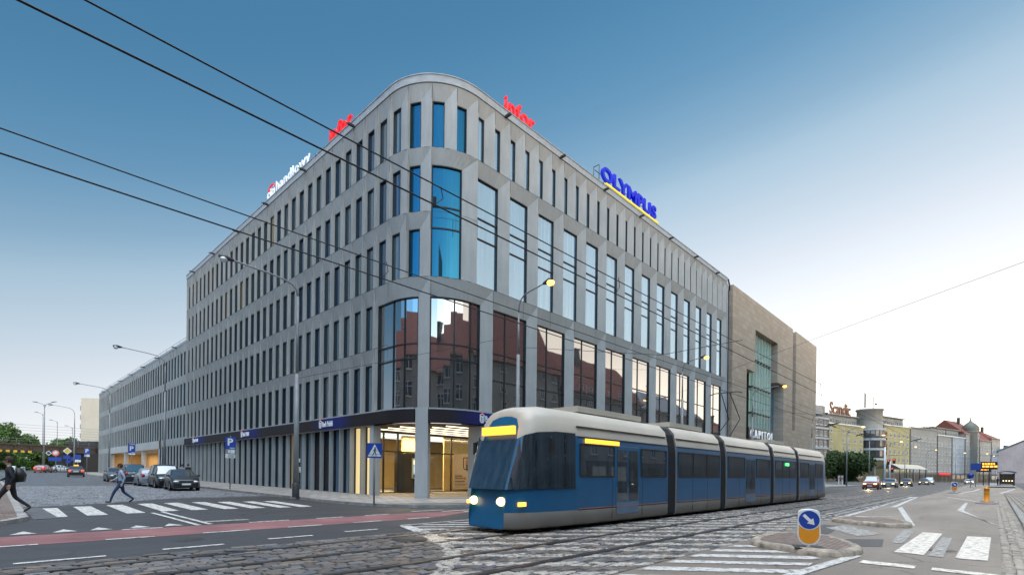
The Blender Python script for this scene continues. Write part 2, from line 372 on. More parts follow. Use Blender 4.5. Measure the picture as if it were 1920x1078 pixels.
M['kerb_old'] = plain('worn_kerb_stone', (.30, .255, .20), .6, kind='pos', scale=5, var=.55, bmp=.5)
M['rail'] = plain('steel_rail', (.10, .085, .075), .35, .7, kind='pos', scale=4)
M['groove'] = plain('rail_groove', (.012, .011, .01), .8, kind='pos')
M['paint'] = road_paint('white_road_paint', (.62, .60, .56), (.07, .07, .07)); M['paint_hi'] = road_paint('fresh_road_paint', (.84, .77, .66), (.16, .14, .12), .34, .55)
M['paint_worn'] = road_paint('worn_road_paint', (.50, .48, .44), (.12, .11, .10), .40, .62)
M['steel'] = plain('galvanised_steel', (.30, .31, .32), .45, .6)
M['pole'] = plain('grey_pole', (.22, .225, .235), .55, .2)
M['pole_dark'] = plain('dark_metal', (.04, .042, .047), .5, .3)
M['black'] = plain('black_plastic', (.012, .012, .013), .5)
M['white'] = plain('white_plastic', (.75, .75, .74), .4)
M['white_lit'] = plain('white_sign_face', (.8, .8, .8), .4, emit=(1, 1, 1), es=.35)
M['blue_sign'] = plain('blue_sign', (.012, .055, .33), .4, var=.05)
M['navy'] = plain('navy_fascia', (.011, .014, .05), .35, var=.1)
M['orange'] = plain('orange_bollard', (.78, .29, .012), .4, var=.06)
M['yellow'] = plain('yellow_plastic', (.75, .45, .03), .45, var=.08)
M['red'] = plain('red_sign', (.55, .012, .016), .7, emit=(1, .02, .03), es=.45)
M['oly_blue'] = plain('blue_sign_letters', (.004, .012, .38), .8, emit=(0, .02, 1), es=.22)
M['sign_yellow'] = plain('yellow_sign_bar', (.85, .62, .02), .4, emit=(1, .75, .02), es=.35)
M['amber'] = glow('amber_lamp', (1, .33, .03), 5.0)
M['led'] = glow('amber_display', (1, .42, .03), 2.2)
M['led_red'] = glow('red_lamp', (1, .05, .03), 2.5)
M['led_green'] = glow('green_lamp', (.1, 1, .25), 2.0)
M['lamp_on'] = glow('lit_lamp', (1, .52, .10), 3.2)
M['lamp_far'] = glow('lit_far_lamp', (1, .66, .3), 2.6)
M['strip'] = glow('strip_light', (1, .80, .52), 3.5)
M['head_on'] = glow('lit_headlight', (1, .66, .27), 4.0)
M['lens'] = plain('headlight_lens', (.55, .57, .6), .12, .2, coat=.6)
M['tail'] = plain('tail_light', (.42, .012, .015), .25, coat=.4)
M['tail_on'] = glow('lit_tail_light', (1, .04, .03), 3.0)
M['tyre'] = plain('tyre', (.014, .014, .015), .85)
M['rim'] = plain('alloy_rim', (.34, .35, .37), .3, .7)
M['car_glass'] = glassy('car_glass', None, (.006, .008, .011), .38, wav=.0, curtain=(.01, .012, .015), refl=(.85, .93, 1))
def car_paint(n, c): return plain(n, c, .35, .1, var=.03, coat=.5)
M['pblack'] = car_paint('black_car_paint', (.009, .010, .013)); M['psilver'] = car_paint('silver_car_paint', (.25, .27, .31))
M['pnavy'] = car_paint('dark_blue_car_paint', (.012, .02, .035)); M['pred'] = car_paint('red_car_paint', (.22, .02, .016)); M['pwhite'] = car_paint('white_car_paint', (.6, .6, .6)); M['pgrey'] = car_paint('grey_car_paint', (.09, .092, .1))
M['trunk'] = plain('tree_bark', (.07, .055, .042), .9, var=.3, bmp=.5)
def leafmat(n, c):
    m, t, b = nodes(n)
    f = noise(t, coords(t), 1.1, 4, .7); oi = N(t, 'ShaderNodeTexNoise'); 
    c_ = mixc(t, f, mul(c, .55), mul(c, 1.5)); t.links.new(c_, b.inputs['Base Color']); b.inputs['Roughness'].default_value = .7
    b.inputs['Specular IOR Level'].default_value = .25
    tr = N(t, 'ShaderNodeBsdfTranslucent'); t.links.new(c_, tr.inputs[0]); mx = N(t, 'ShaderNodeMixShader'); mx.inputs[0].default_value = .3
    t.links.new(b.outputs[0], mx.inputs[1]); t.links.new(tr.outputs[0], mx.inputs[2]); t.links.new(mx.outputs[0], t.nodes['Material Output'].inputs['Surface']); return m
M['leaf'] = leafmat('dark_green_leaves', (.045, .075, .022)); M['leaf2'] = leafmat('green_leaves', (.07, .13, .028))

# ------------------------------------------------------------------ ground
def sheet(name, polys, zoff, m, kind='structure', label=None):
    bm = bmesh.new()
    for p in polys:
        try: bm.faces.new([bm.verts.new((x, y, 0)) for x, y in p])
        except ValueError: pass
    for yc in (0.0, 110.0):
        bmesh.ops.bisect_plane(bm, geom=bm.verts[:]+bm.edges[:]+bm.faces[:], plane_co=(0, yc, 0), plane_no=(0, 1, 0))
    bmesh.ops.triangulate(bm, faces=bm.faces[:])
    for v in bm.verts: v.co.z = gz(v.co.y)+zoff
    bmesh.ops.recalc_face_normals(bm, faces=bm.faces)
    for f in bm.faces:
        if f.normal.z < 0: f.normal_flip()
    me = bpy.data.meshes.new(name); bm.to_mesh(me); bm.free(); me.materials.append(m)
    o = bpy.data.objects.new(name, me); COL.objects.link(o)
    if kind: o['kind'] = kind
    if label: o['label'] = label
    return o
def rect(x0, x1, y0, y1): return [(x0, y0), (x1, y0), (x1, y1), (x0, y1)]
def clip(poly, reg):
    """Sutherland-Hodgman: poly cut by the convex region reg (counter-clockwise)"""
    out = list(poly)
    for i in range(len(reg)):
        a, b = reg[i], reg[(i+1) % len(reg)]; inp, out = out, []
        side = lambda p: (b[0]-a[0])*(p[1]-a[1])-(b[1]-a[1])*(p[0]-a[0])
        for k in range(len(inp)):
            p, q = inp[k], inp[(k+1) % len(inp)]; sp, sq = side(p), side(q)
            if sp >= 0: out.append(p)
            if (sp >= 0) != (sq >= 0):
                t_ = sp/(sp-sq); out.append((p[0]+(q[0]-p[0])*t_, p[1]+(q[1]-p[1])*t_))
        if not out: return []
    return out
def stripes(reg, d, n0, period, width, k0, k1):
    """bands running along d, spaced along its normal from point n0"""
    L = math.hypot(*d); d = (d[0]/L, d[1]/L); n = (d[1], -d[0]); res = []
    for k in range(k0, k1):
        c = (n0[0]+n[0]*period*k, n0[1]+n[1]*period*k); h = width/2*(.85+.3*random.random())
        q = [(c[0]-d[0]*60-n[0]*h, c[1]-d[1]*60-n[1]*h), (c[0]+d[0]*60-n[0]*h, c[1]+d[1]*60-n[1]*h),
             (c[0]+d[0]*60+n[0]*h, c[1]+d[1]*60+n[1]*h), (c[0]-d[0]*60+n[0]*h, c[1]-d[1]*60+n[1]*h)]
        p = clip(q, reg)
        if len(p) >= 3: res.append(p)
    return res
def line(pts, wd):
    res = []; off = []
    for i in range(len(pts)):
        a, b = pts[max(0, i-1)], pts[min(len(pts)-1, i+1)]; L = math.hypot(b[0]-a[0], b[1]-a[1])
        off.append((-(b[1]-a[1])/L*wd/2, (b[0]-a[0])/L*wd/2))
    for i in range(len(pts)-1):
        a, b, n, q = pts[i], pts[i+1], off[i], off[i+1]
        res.append([(a[0]-n[0], a[1]-n[1]), (b[0]-q[0], b[1]-q[1]), (b[0]+q[0], b[1]+q[1]), (a[0]+n[0], a[1]+n[1])])
    return res

sheet('ground', [rect(-2500, 2500, -2500, 2500)], -.012, M['asphalt_far'])
sheet('road', [rect(-80, 60, -10.9, 9)], -.004, M['asphalt'])
sheet('main_road', [[(-9.5, -17.42), (-9.5, -24), (170, -26), (170, -16.9), (6.5, -17.3)]], -.004, M['asphalt_r'])
sheet('side_street', [[(-15.2, 5.6), (-12.25, 6.7), (-10.8, 8.2), (-8.6, 9.8), (-3.9, 9.6), (-4.1, 104), (-15.2, 104)]], 0.0, M['cobble'])
sheet('tramway', [rect(34, 330, -17.42, -10.9)], .0, M['setts']); sheet('tramway_bed', [rect(-80, 34, -17.42, -10.62)], -.006, M['grit'])
sheet('bike_lane', [[(-80, -7.42), (-5.2, -7.55), (-2.2, -6.3), (-3.6, -5.5), (-80, -5.5)]], .0, M['bike'])
gr = M['gutter']
sheet('gutter', [[(-15.0, -.6), (-14.4, -.3), (-14.5, 5.2), (-15.0, 5.2)]], .006, M['pave_dark'])
# pavements with kerbs -------------------------------------------------
def pavement(name, outline, top, mat, kerb=None, kname='kerb', kw=.2, kmat=None):
    """a raised slab (its edge a real step) and the kerb stones along part of its outline"""
    m = MB(); ys = [y for _, y in outline]
    o = sheet(name, [outline], top, mat)
    if kerb:
        k = MB()
        P = []
        for a, b in zip(kerb[:-1], kerb[1:]):
            n = max(1, int(math.hypot(b[0]-a[0], b[1]-a[1])//2.5))
            P += [(a[0]+(b[0]-a[0])*i/n, a[1]+(b[1]-a[1])*i/n) for i in range(n)]
        P.append(kerb[-1]); secs = []
        for i, (x, y) in enumerate(P):
            a, b = P[max(0, i-1)], P[min(len(P)-1, i+1)]; L = math.hypot(b[0]-a[0], b[1]-a[1]) or 1
            nx, ny = -(b[1]-a[1])/L, (b[0]-a[0])/L
            z = gz(y); w_ = kw
            secs.append([(x, y, z-.02), (x, y, z+top-.025), (x+nx*.03, y+ny*.03, z+top+.005), (x+nx*w_, y+ny*w_, z+top+.005), (x+nx*w_, y+ny*w_, z-.02)])
        k.loft(secs, smooth=False); ko = k.build(kname, kmat or M['kerb']); ko['kind'] = 'structure'
    return o
arc_k = [(-4.15, 1.9), (-3.95, .4), (-3.75, -1.2), (-3.35, -2.3), (-2.7, -3.2), (-1.6, -4.0), (-.2, -4.5), (1.5, -4.65)]
kerbA = [(-4.2, 112)]+[(-4.2, 60), (-4.2, 12)]+arc_k+[(40, -4.7), (100, -4.9)]
pavement('pavement', kerbA+[(100, 8), (3, 8), (12, 20), (12, 112)], .13, M['pave'], kerbA)
sheet('pavement_border', [[(-3.95, -1.2), (-3.75, -1.3), (-3.2, -2.3), (-2.55, -3.1), (-1.5, -3.85), (-.2, -4.32), (1.5, -4.44), (100, -4.66), (100, -3.6), (.6, -3.4), (-1.2, -2.6)]], .134, M['pave_dark'])
kerbB = [(-40, -3.6), (-17.2, -3.2), (-16.2, -2.75), (-15.5, -1.7), (-15.1, -.6), (-15.05, 3), (-14.75, 30), (-14.75, 112)]
kerbB = kerbB
pavement('side_pavement', kerbB+[(-40, 112)], .10, M['pave_red'], kerbB, 'side_kerb', .25)
kerbC = [(30, -22.55), (7.9, -22.5), (2, -22.4), (-4.6, -22.3), (-20, -22.2)]
sheet('gutter_strip', [[(-4.7, -21.87), (7.6, -22.0), (27.6, -22.16), (30, -22.2), (30, -22.6), (8, -22.5), (-4.7, -22.35), (-14, -22.3), (-14, -21.95)]], .002, M['gutter'])
pavement('near_pavement', [(60, -22.7), (30, -22.55), (7.9, -22.5), (2, -22.4), (-4.6, -22.3), (-14, -22.25), (-14, -34), (60, -34)], .09, M['gutter'], kerbC[::-1][::-1], 'near_kerb', .18)
# painted markings -----------------------------------------------------
Z = []
zx = [(-14.65, -14.1, 4.6, .05), (-13.6, -13.05, 5.0, .2), (-12.5, -11.95, 5.4, .4), (-11.38, -10.83, 5.7, .75), (-10.4, -9.83, 5.7, .8), (-9.3, -8.75, 5.7, .65), (-8.32, -7.76, 5.3, .5), (-7.3, -6.76, 5.0, .25), (-6.4, -5.85, 4.8, .2)]
for x0, x1, y1, y0 in zx: Z.append([(x0-.05, y0), (x1-.05, y0), (x1+.05, y1), (x0+.05, y1)])
sheet('zebra_crossing', Z, .005, M['paint'])
mk = []
for x0 in (-15.65, -14.9, -14.2, -13.38, -12.6): mk.append([(x0, -5.12), (x0+.46, -5.14), (x0+.26, -4.4)])
mk += line([(-11.83, -5.4), (-11.83, .3)], .13)+line([(-11.5, -5.3), (-11.47, .6)], .13)
for a, b in ((-13.6, -12.7), (-10.5, -9.3), (-8.4, -7.45), (-6.6, -5.6)): mk.append(rect(a, b, -5.5, -5.36))
for a, b in ((-16.3, -15.3), (-14.2, -13.3), (-12.3, -11.2), (-10.2, -9.2), (-8.2, -7.2), (-6.2, -5.3)): mk.append(rect(a, b, -7.56, -7.42))
for a, b, y in ((-15.75, -14.55, -10.15), (-13.65, -12.55, -9.93), (-11.55, -10.5, -9.68), (-9.55, -8.6, -9.5)): mk.append(rect(a, b, y-.07, y+.07))
for x in (-18, -20.2, -22.4, -24.6): mk.append(rect(x-1, x, -10.2, -10.06))
ml = line([(-7.55, -9.32), (-8.12, -10.88)], .34)+line([(-7.6, -9.12), (-4.3, -9.02)], .12)
mk += stripes([(-7.5, -9.35), (-8.05, -10.9), (-1.5, -10.9), (-3.2, -9.25)], (1, -.75), (-7, -9.3), .6, .24, -9, 14)
mk += [rect(-4.2, -2.6, -4.95, -4.8), rect(-3.2, 0, -5.65, -5.45), rect(-2.6, 2, -6.3, -6.1), rect(-1.8, 3, -6.95, -6.75)]
mh_r = 0
reg = [(-9.35, -19.6), (-4.9, -19.35), (-3.9, -17.6), (-3.9, -17.5), (-9.3, -17.5)]
mk += stripes(reg, (.64, -.77), (-5.44, -17.51), .755, .33, -3, 9)
ml += line([(-9.4, -19.25), (-7.2, -19.45), (-4.6, -19.72), (-4.0, -19.78)], .2)
mh_ = [[(-2.78, -20.25), (2.75, -20.3), (2.7, -20.74), (-2.83, -20.75)]]
mh_ += [rect(-4.98, -4.58, -20.78, -19.98), rect(-4.93, -4.6, -21.85, -21.0)]
ml += line([(6.6, -17.48), (37, -16.98)], .26)
mk += [[(16.76, -18.19), (18.21, -18.24), (5.14, -19.92), (4.78, -19.8)], [(17.6, -18.05), (38, -17.3), (37, -17.15), (17.0, -17.85)]]
mk += stripes([(7, -19.1), (14, -18.3), (15, -17.9), (8, -17.75)], (.6, -.8), (7, -17.6), .9, .2, -1, 9)
mk += [[(16.78, -20.57), (17.0, -20.75), (8.4, -21.75), (7.74, -21.9)], [(16.78, -20.5), (27.9, -20.5), (28.2, -20.62), (17, -20.75)]]
ml += line([(38, -17.2), (40, -19.0), (30, -21.2)], .22)+line([(55, -19.3), (72, -20.1), (92, -20.4)], .3)+line([(95, -24.3), (60, -22.4)], .3)
sheet('road_markings', mk, .005, M['paint']); sheet('line_markings', ml, .009, M['paint'])
mh_ += [[(2.4, -21.27), (2.55, -21.74), (-2.82, -21.7), (-2.88, -21.23)]]
wk = [[(-.83, -19.97), (3.32, -19.82), (3.14, -20.1), (-.9, -20.2)], [(-2.9, -20.82), (1.6, -20.8), (1.6, -21.0), (-2.9, -21.05)]]
wk += [[(2.0, -18.0), (3.4, -18.3), (1.2, -19.5), (.0, -19.2)], rect(-11.4, -10.2, -4.6, -4.25)]
sheet('fresh_road_markings', mh_, .006, M['paint_hi'])
sheet('worn_road_markings', wk, .005, M['paint_worn'])
sheet('road_patch', [[(-2.6, -19.2), (-1.0, -19.0), (-.2, -19.75), (-2.0, -19.95)], [(-1.0, -17.75), (3.2, -17.7), (3.1, -18.3), (-.6, -18.5)]], .002, M['patch'])
# paint across the setts
def sett_stones(base):
    """granite setts; every stone its own tone, with the worn white hatching and border line brushed across them"""
    m, t, b = nodes('granite_setts'); L = t.links.new
    g = N(t, 'ShaderNodeNewGeometry'); v = coords(t)
    rmp = N(t, 'ShaderNodeValToRGB'); rmp.color_ramp.interpolation = 'CONSTANT'; els = rmp.color_ramp.elements
    for i, c in enumerate(SET+[(.21, .155, .115), (.12, .12, .135)]):
        e = els[i] if i < 2 else els.new(i/10); e.position = i/10; e.color = (*mul(c, base), 1)
    L(g.outputs['Random Per Island'], rmp.inputs[0])
    fine = noise(t, v, 26, 6, .75, .25, .75); blot = noise(t, v, 4, 4, .6)
    c = mixc(t, fine, mixc(t, .45, rmp.outputs[0], (.02, .018, .016)), rmp.outputs[0]); c = mixc(t, blot, mixc(t, .3, c, (.04, .033, .027)), c)
    sp = N(t, 'ShaderNodeSeparateXYZ'); L(g.outputs['Position'], sp.inputs[0])
    def mth(op, a, b_=None, c_=None):
        n = N(t, 'ShaderNodeMath', operation=op)
        for i, q in enumerate((a, b_, c_)):
            if q is None: continue
            if isinstance(q, (int, float)): n.inputs[i].default_value = q
            else: L(q, n.inputs[i])
        return n.outputs[0]
    X, Y = sp.outputs[0], sp.outputs[1]
    wob = noise(t, v, 2.2, 3, .6, .3, .7, -.09, .09)
    xb = mth('MINIMUM', mth('MULTIPLY_ADD', Y, .5, -8.05+5.45), mth('MULTIPLY_ADD', Y, .985, -9.55+13.69))
    dx = mth('ADD', mth('SUBTRACT', X, xb), wob)
    border = mth('LESS_THAN', mth('ABSOLUTE', dx), .20)
    st = mth('FRACT', mth('ADD', mth('MULTIPLY', mth('ADD', mth('ADD', mth('MULTIPLY', X, .70), mth('MULTIPLY', Y, .72)), 13.14), 1/.86), mth('MULTIPLY', wob, .9)))
    stripe = mth('MULTIPLY', mth('LESS_THAN', st, .40), mth('MULTIPLY', mth('GREATER_THAN', dx, 0.0), mth('LESS_THAN', X, 8.0)))
    mask = mth('MAXIMUM', border, stripe)
    wear = noise(t, v, 6, 7, .8, .36, .56)
    wear2 = mth('GREATER_THAN', mth('ADD', g.outputs['Random Per Island'], mth('MULTIPLY', wear, .6)), .46)
    mask = mth('MULTIPLY', mask, mth('MULTIPLY', wear, wear2))
    c = mixc(t, mask, c, mixc(t, fine, (.34, .31, .26), (.56, .51, .44)))
    L(c, b.inputs['Base Color']); b.inputs['Roughness'].default_value = .5; bump(t, b, fine, .5, .012); return m
M['stones'] = sett_stones(1.0)
def lay_stones(name, x0, x1, y0, y1, sw_, sh_, mat, z=.0, rails=(), jitter=.012, seed=3, filt=None, zf=None):
    rnd = random.Random(seed); m = MB(); rows = []
    cuts = [y0]+sorted(v for r_ in rails for v in (r_-.115, r_+.105))+[y1]
    for a, b in zip(cuts[::2], cuts[1::2]):
        n = max(1, round((b-a)/sh_)); e_ = [a]+[a+(b-a)*(i+.16*(rnd.random()-.5))/n for i in range(1, n)]+[b]; rows += list(zip(e_[:-1], e_[1:]))
    for y, yb_ in rows:
        h = yb_-y; x = x0-rnd.random()*sw_; cy = y+h/2
        while x < x1:
            w_ = sw_*(.75+.5*rnd.random()); g_ = .013
            if filt and not filt(x+w_/2, cy): x += w_; continue
            if zf: z = zf(cy)
            dz = rnd.gauss(0, .007); tx, ty = rnd.gauss(0, .018), rnd.gauss(0, .03)
            X0, X1, Y0, Y1 = x+g_+rnd.gauss(0, .004), x+w_-g_+rnd.gauss(0, .004), y+g_*.8+rnd.gauss(0, .003), y+h-g_*.8+rnd.gauss(0, .003); cx = (X0+X1)/2; e = .022
            Z = lambda px, py, d: z+dz+(px-cx)*tx+(py-cy)*ty-d
            o8 = [(X0, Y0), (X1, Y0), (X1, Y1), (X0, Y1)]; i8 = [(X0+e*1.3, Y0+e), (X1-e*1.3, Y0+e), (X1-e*1.3, Y1-e), (X0+e*1.3, Y1-e)]
            vs = [(p[0]+rnd.gauss(0, .004), p[1]+rnd.gauss(0, .003), z-.05) for p in o8]+[(p[0], p[1], Z(*p, .014)) for p in o8]+[(p[0], p[1], Z(*p, 0)) for p in i8]
            m.add(vs, [(0, 1, 5, 4), (1, 2, 6, 5), (2, 3, 7, 6), (3, 0, 4, 7), (4, 5, 9, 8), (5, 6, 10, 9), (6, 7, 11, 10), (7, 4, 8, 11), (8, 9, 10, 11)], 0, False)
            x += w_
    o = m.build(name, mat, fix=False); o['kind'] = 'structure'; return o
RAILS = (-11.31, -12.745, -14.50, -15.98)
lay_stones('tramway_setts', -24, 34, -17.40, -10.92, .27, .155, M['stones'], .012, RAILS)
lay_stones('tramway_edge_setts', -24, 60, -10.90, -10.64, .42, .125, M['stones'], .016, (), seed=5)
lay_stones('gutter_setts', -14, 30, -22.36, -21.90, .22, .15, M['gstone'], .016, (), seed=6)
def cobble_stones():
    m, t, b = nodes('cobble_stones'); g = N(t, 'ShaderNodeNewGeometry'); v = coords(t); r = N(t, 'ShaderNodeValToRGB'); e = r.color_ramp.elements
    e[0].color = (.10, .108, .122, 1); e[1].color = (.33, .345, .37, 1); t.links.new(g.outputs['Random Per Island'], r.inputs[0])
    f = noise(t, v, 14, 4, .7); big = noise(t, v, .5, 4, .6); c = mixc(t, f, mul((.11, .115, .13), .8), r.outputs[0]); c = mixc(t, big, mixc(t, .4, c, (.06, .063, .07)), c)
    t.links.new(c, b.inputs['Base Color']); b.inputs['Roughness'].default_value = .5; return m
def on_street(x, y):
    for (a, b), (c, d) in zip(CB[:-1], CB[1:]):
        if a <= x <= c: return y > b+(d-b)*(x-a)/(c-a)
    return False
CB = [(-14.95, 5.6), (-12.25, 6.7), (-10.8, 8.2), (-8.6, 9.8), (-4.35, 9.6)]
lay_stones('street_cobble_stones', -14.95, -4.3, 5.6, 30, .17, .145, cobble_stones(), .012, (), seed=8, filt=on_street, zf=lambda y: .012+gz(y))
sheet('tramway_border_line', line([(8, -16.75), (14, -16.70), (45, -16.5)], .14)+line([(8, -17.1), (20, -17.0)], .12), .022, M['setts_paint'])
rl = []; gv = []
for y in (-11.31, -12.745, -14.50, -15.98):
    rl += [rect(-80, 330, y-.035, y+.035), rect(-80, 330, y+.075, y+.10)]; gv += [rect(-80, 330, y-.11, y-.035), rect(-80, 330, y+.035, y+.075)]
gv += [[(6.4, -17.2), (37, -16.66), (37, -16.55), (6.4, -17.07)]]
sheet('tram_rails', rl, .014, M['rail']); sheet('rail_grooves', gv, .010, M['groove'])
for (x, y, lab) in ((-12.9, -8.6, 'round iron manhole cover in the asphalt lane left of the red bike lane markings'), (-1.6, -20.9, 'round iron manhole cover between the white crossing bars at right')):
    mh = MB(); mh.lathe([(0, .004), (.30, .004), (.32, -.002)], (x, y, 0), n=24); o = mh.build('manhole_cover', plain('iron_manhole', (.055, .05, .046), .5, .5, kind='pos', scale=14, var=.6)); tag(o, lab, 'manhole cover')
mh = MB(); mh.lathe([(0, .034), (.40, .034), (.42, .02)], (-9.25, -11.95, 0), n=24); o = mh.build('drain_cover', plain('iron_cover', (.05, .045, .04), .5, .5, kind='pos', scale=9, var=.5)); tag(o, 'round iron drain cover set in the cobbles beside the tram rail', 'drain cover')

# ------------------------------------------------------------------ the office building
RC = 3.6; LA = PI/2*RC; PB = 1.388; PR = 1.35
T = [5.2, 8.9, 12.5, 16.12, 19.7, 23.27]; SPAN = .85; DEP = .23
def P2(s, d):
    """point on the facade line: s runs from the side street (s<0) round the corner (0..LA) along the main street"""
    if s < 0: return (d, RC-s)
    if s > LA: return (RC+s-LA, d)
    a = s/RC; r = RC-d
    return (RC-r*math.cos(a), RC-r*math.sin(a))
def F(s, d, z): x, y = P2(s, d); return (x, y, z)
def FI(s, d, z):
    """same, but inside the plane of one bay (flat bays stay flat)"""
    return F(s, d, z)
bld = thing('office_building', 'long pale concrete office block with a rounded street corner and rows of narrow windows', 'office building', (0, 0, 0))
wallm = MB(); winsA = []; wrnd = random.Random(5)
def lerp(a, b, t): return a+(b-a)*t
def bay(s0, s1, zb, zt, ztop, ww, n=1, fin=True, d=DEP, glass='glass', bars=(), zbars=(), wl=.0, rec=.115):
    """one precast panel: spandrel raked back to the window head, pier raked out to a sharp ridge"""
    W = s1-s0; sw = s0+W*ww; a0 = s0+wl
    ts = [i/n for i in range(n+1)]
    for i in range(n):
        a, b = ts[i], ts[i+1]
        if ztop > zt: wallm.poly([F(lerp(s0, s1, a), 0, ztop), F(lerp(s0, s1, b), 0, ztop), F(lerp(a0, sw, b), d, zt), F(lerp(a0, sw, a), d, zt)])
        wallm.poly([F(lerp(s0, s1, a), 0, zb), F(lerp(s0, s1, b), 0, zb), F(lerp(a0, sw, b), d+.14, zb), F(lerp(a0, sw, a), d+.14, zb)])
        wallm.poly([F(lerp(a0, sw, a), d, zt), F(lerp(a0, sw, b), d, zt), F(lerp(a0, sw, b), d+.14, zt), F(lerp(a0, sw, a), d+.14, zt)])
    np_ = 1 if n == 1 else 3
    for i in range(np_):
        u0, u1 = i/np_, (i+1)/np_
        wallm.poly([F(lerp(sw, s1, u0), d*(1-u0), zb), F(lerp(sw, s1, u1), d*(1-u1), zb), F(lerp(sw, s1, u1), d*(1-u1), zt), F(lerp(sw, s1, u0), d*(1-u0), zt)])
        if ztop > zt: wallm.poly([F(lerp(sw, s1, u0), d*(1-u0), zt), F(lerp(sw, s1, u1), d*(1-u1), zt), F(s1, 0, ztop)])
    wallm.poly([F(s0, 0, zb), F(a0, d, zb), F(a0, d, zt)]+([F(s0, 0, ztop)] if ztop > zt else [F(s0, 0, zt)]))
    wallm.poly([F(a0, d, zb), F(a0, d+.14, zb), F(a0, d+.14, zt), F(a0, d, zt)])
    wallm.poly([F(sw, d, zb), F(sw, d+.14, zb), F(sw, d+.14, zt), F(sw, d, zt)])
    if glass == 'glass': glass = wrnd.choices(('glass', 'glass_blind', 'glass_dim', 'glass_tan'), (60, 14, 24, 1.5))[0]
    if glass == 'glass_big': glass = wrnd.choices(('glass_big', 'glass_big2'), (60, 40))[0]
    winsA.append((a0, sw, zb, zt, d, n, glass, bars, zbars, rec))
NL = 30
for r in range(1, 6):
    zb, ztop = T[r-1], T[r]; zt = ztop-SPAN
    last = NL if r >= 3 else NL-1
    for k in range(last):
        s0 = -NL*PB+k*PB; bay(s0, s0+PB, zb, zt, ztop, .52)
B4 = LA/4
for r in (3, 4, 5):
    zb, ztop = T[r-1], T[r]
    for k in range(2): bay(k*B4, (k+1)*B4, zb, ztop-SPAN, ztop, .52, n=3, glass='glass_corner' if k else 'glass')
for k in (2, 3): bay(k*B4, (k+1)*B4, T[4], T[5]-SPAN, T[5], .52, n=3, glass='glass_corner')
bay(2*B4, 4*B4, T[2], T[4]-SPAN, T[4], .66, n=8, glass='glass_corner', zbars=(15.35, 16.55))
for k in range(28): bay(LA+k*PR, LA+(k+1)*PR, T[4], T[5]-SPAN, T[5], .50, glass='glass_big')
for k in range(14): bay(LA+2*k*PR, LA+2*(k+1)*PR, T[2], T[4]-SPAN, T[4], .70, glass='glass_big', zbars=(15.35, 16.55))
ZL = 11.47                                  # head of the two tall lower floors
zm = (6.0, 7.9, 8.75)
bay(-PB, LA/2, 5.2, ZL, T[2], .83, n=8, d=.22, glass='glass_dark', bars=(.0, .44, .72), zbars=(8.0, 8.85))
bay(LA/2, LA+PR, 5.2, ZL, T[2], .80, n=8, d=.22, glass='glass_dark', bars=(.0, .45, .8), zbars=(8.0, 8.85))
for k in range(9): bay(LA+PR+k*3*PR, LA+PR+(k+1)*3*PR, 5.2, ZL, T[2], .80, d=.22, glass='glass_dark', bars=(.42,), zbars=(7.2, 8.85))
# low wing along the side street
PW = 61.5/44; WT = [1.0, 5.35, 8.9, 12.5, 16.12]; Y0W = RC+NL*PB
for r in range(2, 5):
    for k in range(44):
        s0 = -NL*PB-44*PW+k*PW; bay(s0, s0+PW, WT[r-1], WT[r]-SPAN, WT[r], .56, glass='glass', d=.13, rec=.06)
# ground floor: narrow piers and tall panes
gwins = []
def gbay(s0, s1, z0, zt, ztop, ww, glass='glass'):
    bay(s0, s1, z0, zt, ztop, ww, glass=glass, d=.30 if s1 > -NL*PB else .14, rec=.09)
lit = {NL-2: 'glass_lit', NL-3: 'glass_lit', NL-4: 'glass', NL-6: 'louvre', NL-7: 'louvre'}
gstart = len(winsA)
for k in range(NL-1):
    s0 = -NL*PB+k*PB; z0 = gz(RC-s0)+.1; gbay(s0, s0+PB, z0, 4.35, 4.35, .55, lit.get(k, 'glass'))
for k in range(44):
    s0 = -NL*PB-44*PW+k*PW; y = RC-s0
    if 57.6 < y < 93.5: continue
    gbay(s0, s0+PW, gz(y)+.1, 4.5, 5.35, .5)
# roof slabs, end walls, upper set-back walls, ground-floor soffit
def wquad(*p): wallm.poly(p)
arcp = [F(LA*i/24, 0, 0)[:2] for i in range(25)]
xe, ye = 41.43, Y0W
outl = [(0, ye)]+arcp+[(xe, 0), (xe, ye)]
wallm.poly([(x, y, 23.27) for x, y in outl])
wquad((xe, 0, 0), (xe, ye, 0), (xe, ye, 23.27), (xe, 0, 23.27)); wquad((.02, ye+.03, 16.1), (xe, ye+.03, 16.1), (xe, ye+.03, 23.26), (.02, ye+.03, 23.26))
wquad((0, ye, 16.12), (20, ye, 16.12), (20, 106.65, 16.12), (0, 106.65, 16.12))
for r in range(2, 5): wquad((0, 106.67, WT[r]), (DEP, 106.67, WT[r]-SPAN), (20, 106.67, WT[r]-SPAN), (20, 106.67, WT[r]))
wquad((DEP, 106.69, 0), (20, 106.69, 0), (20, 106.69, 16.1), (DEP, 106.69, 16.1))
for r in (4, 5): wquad((0, ye+.012, T[r]), (DEP, ye+.012, T[r]-SPAN), (3, ye+.012, T[r]-SPAN), (3, ye+.012, T[r]))
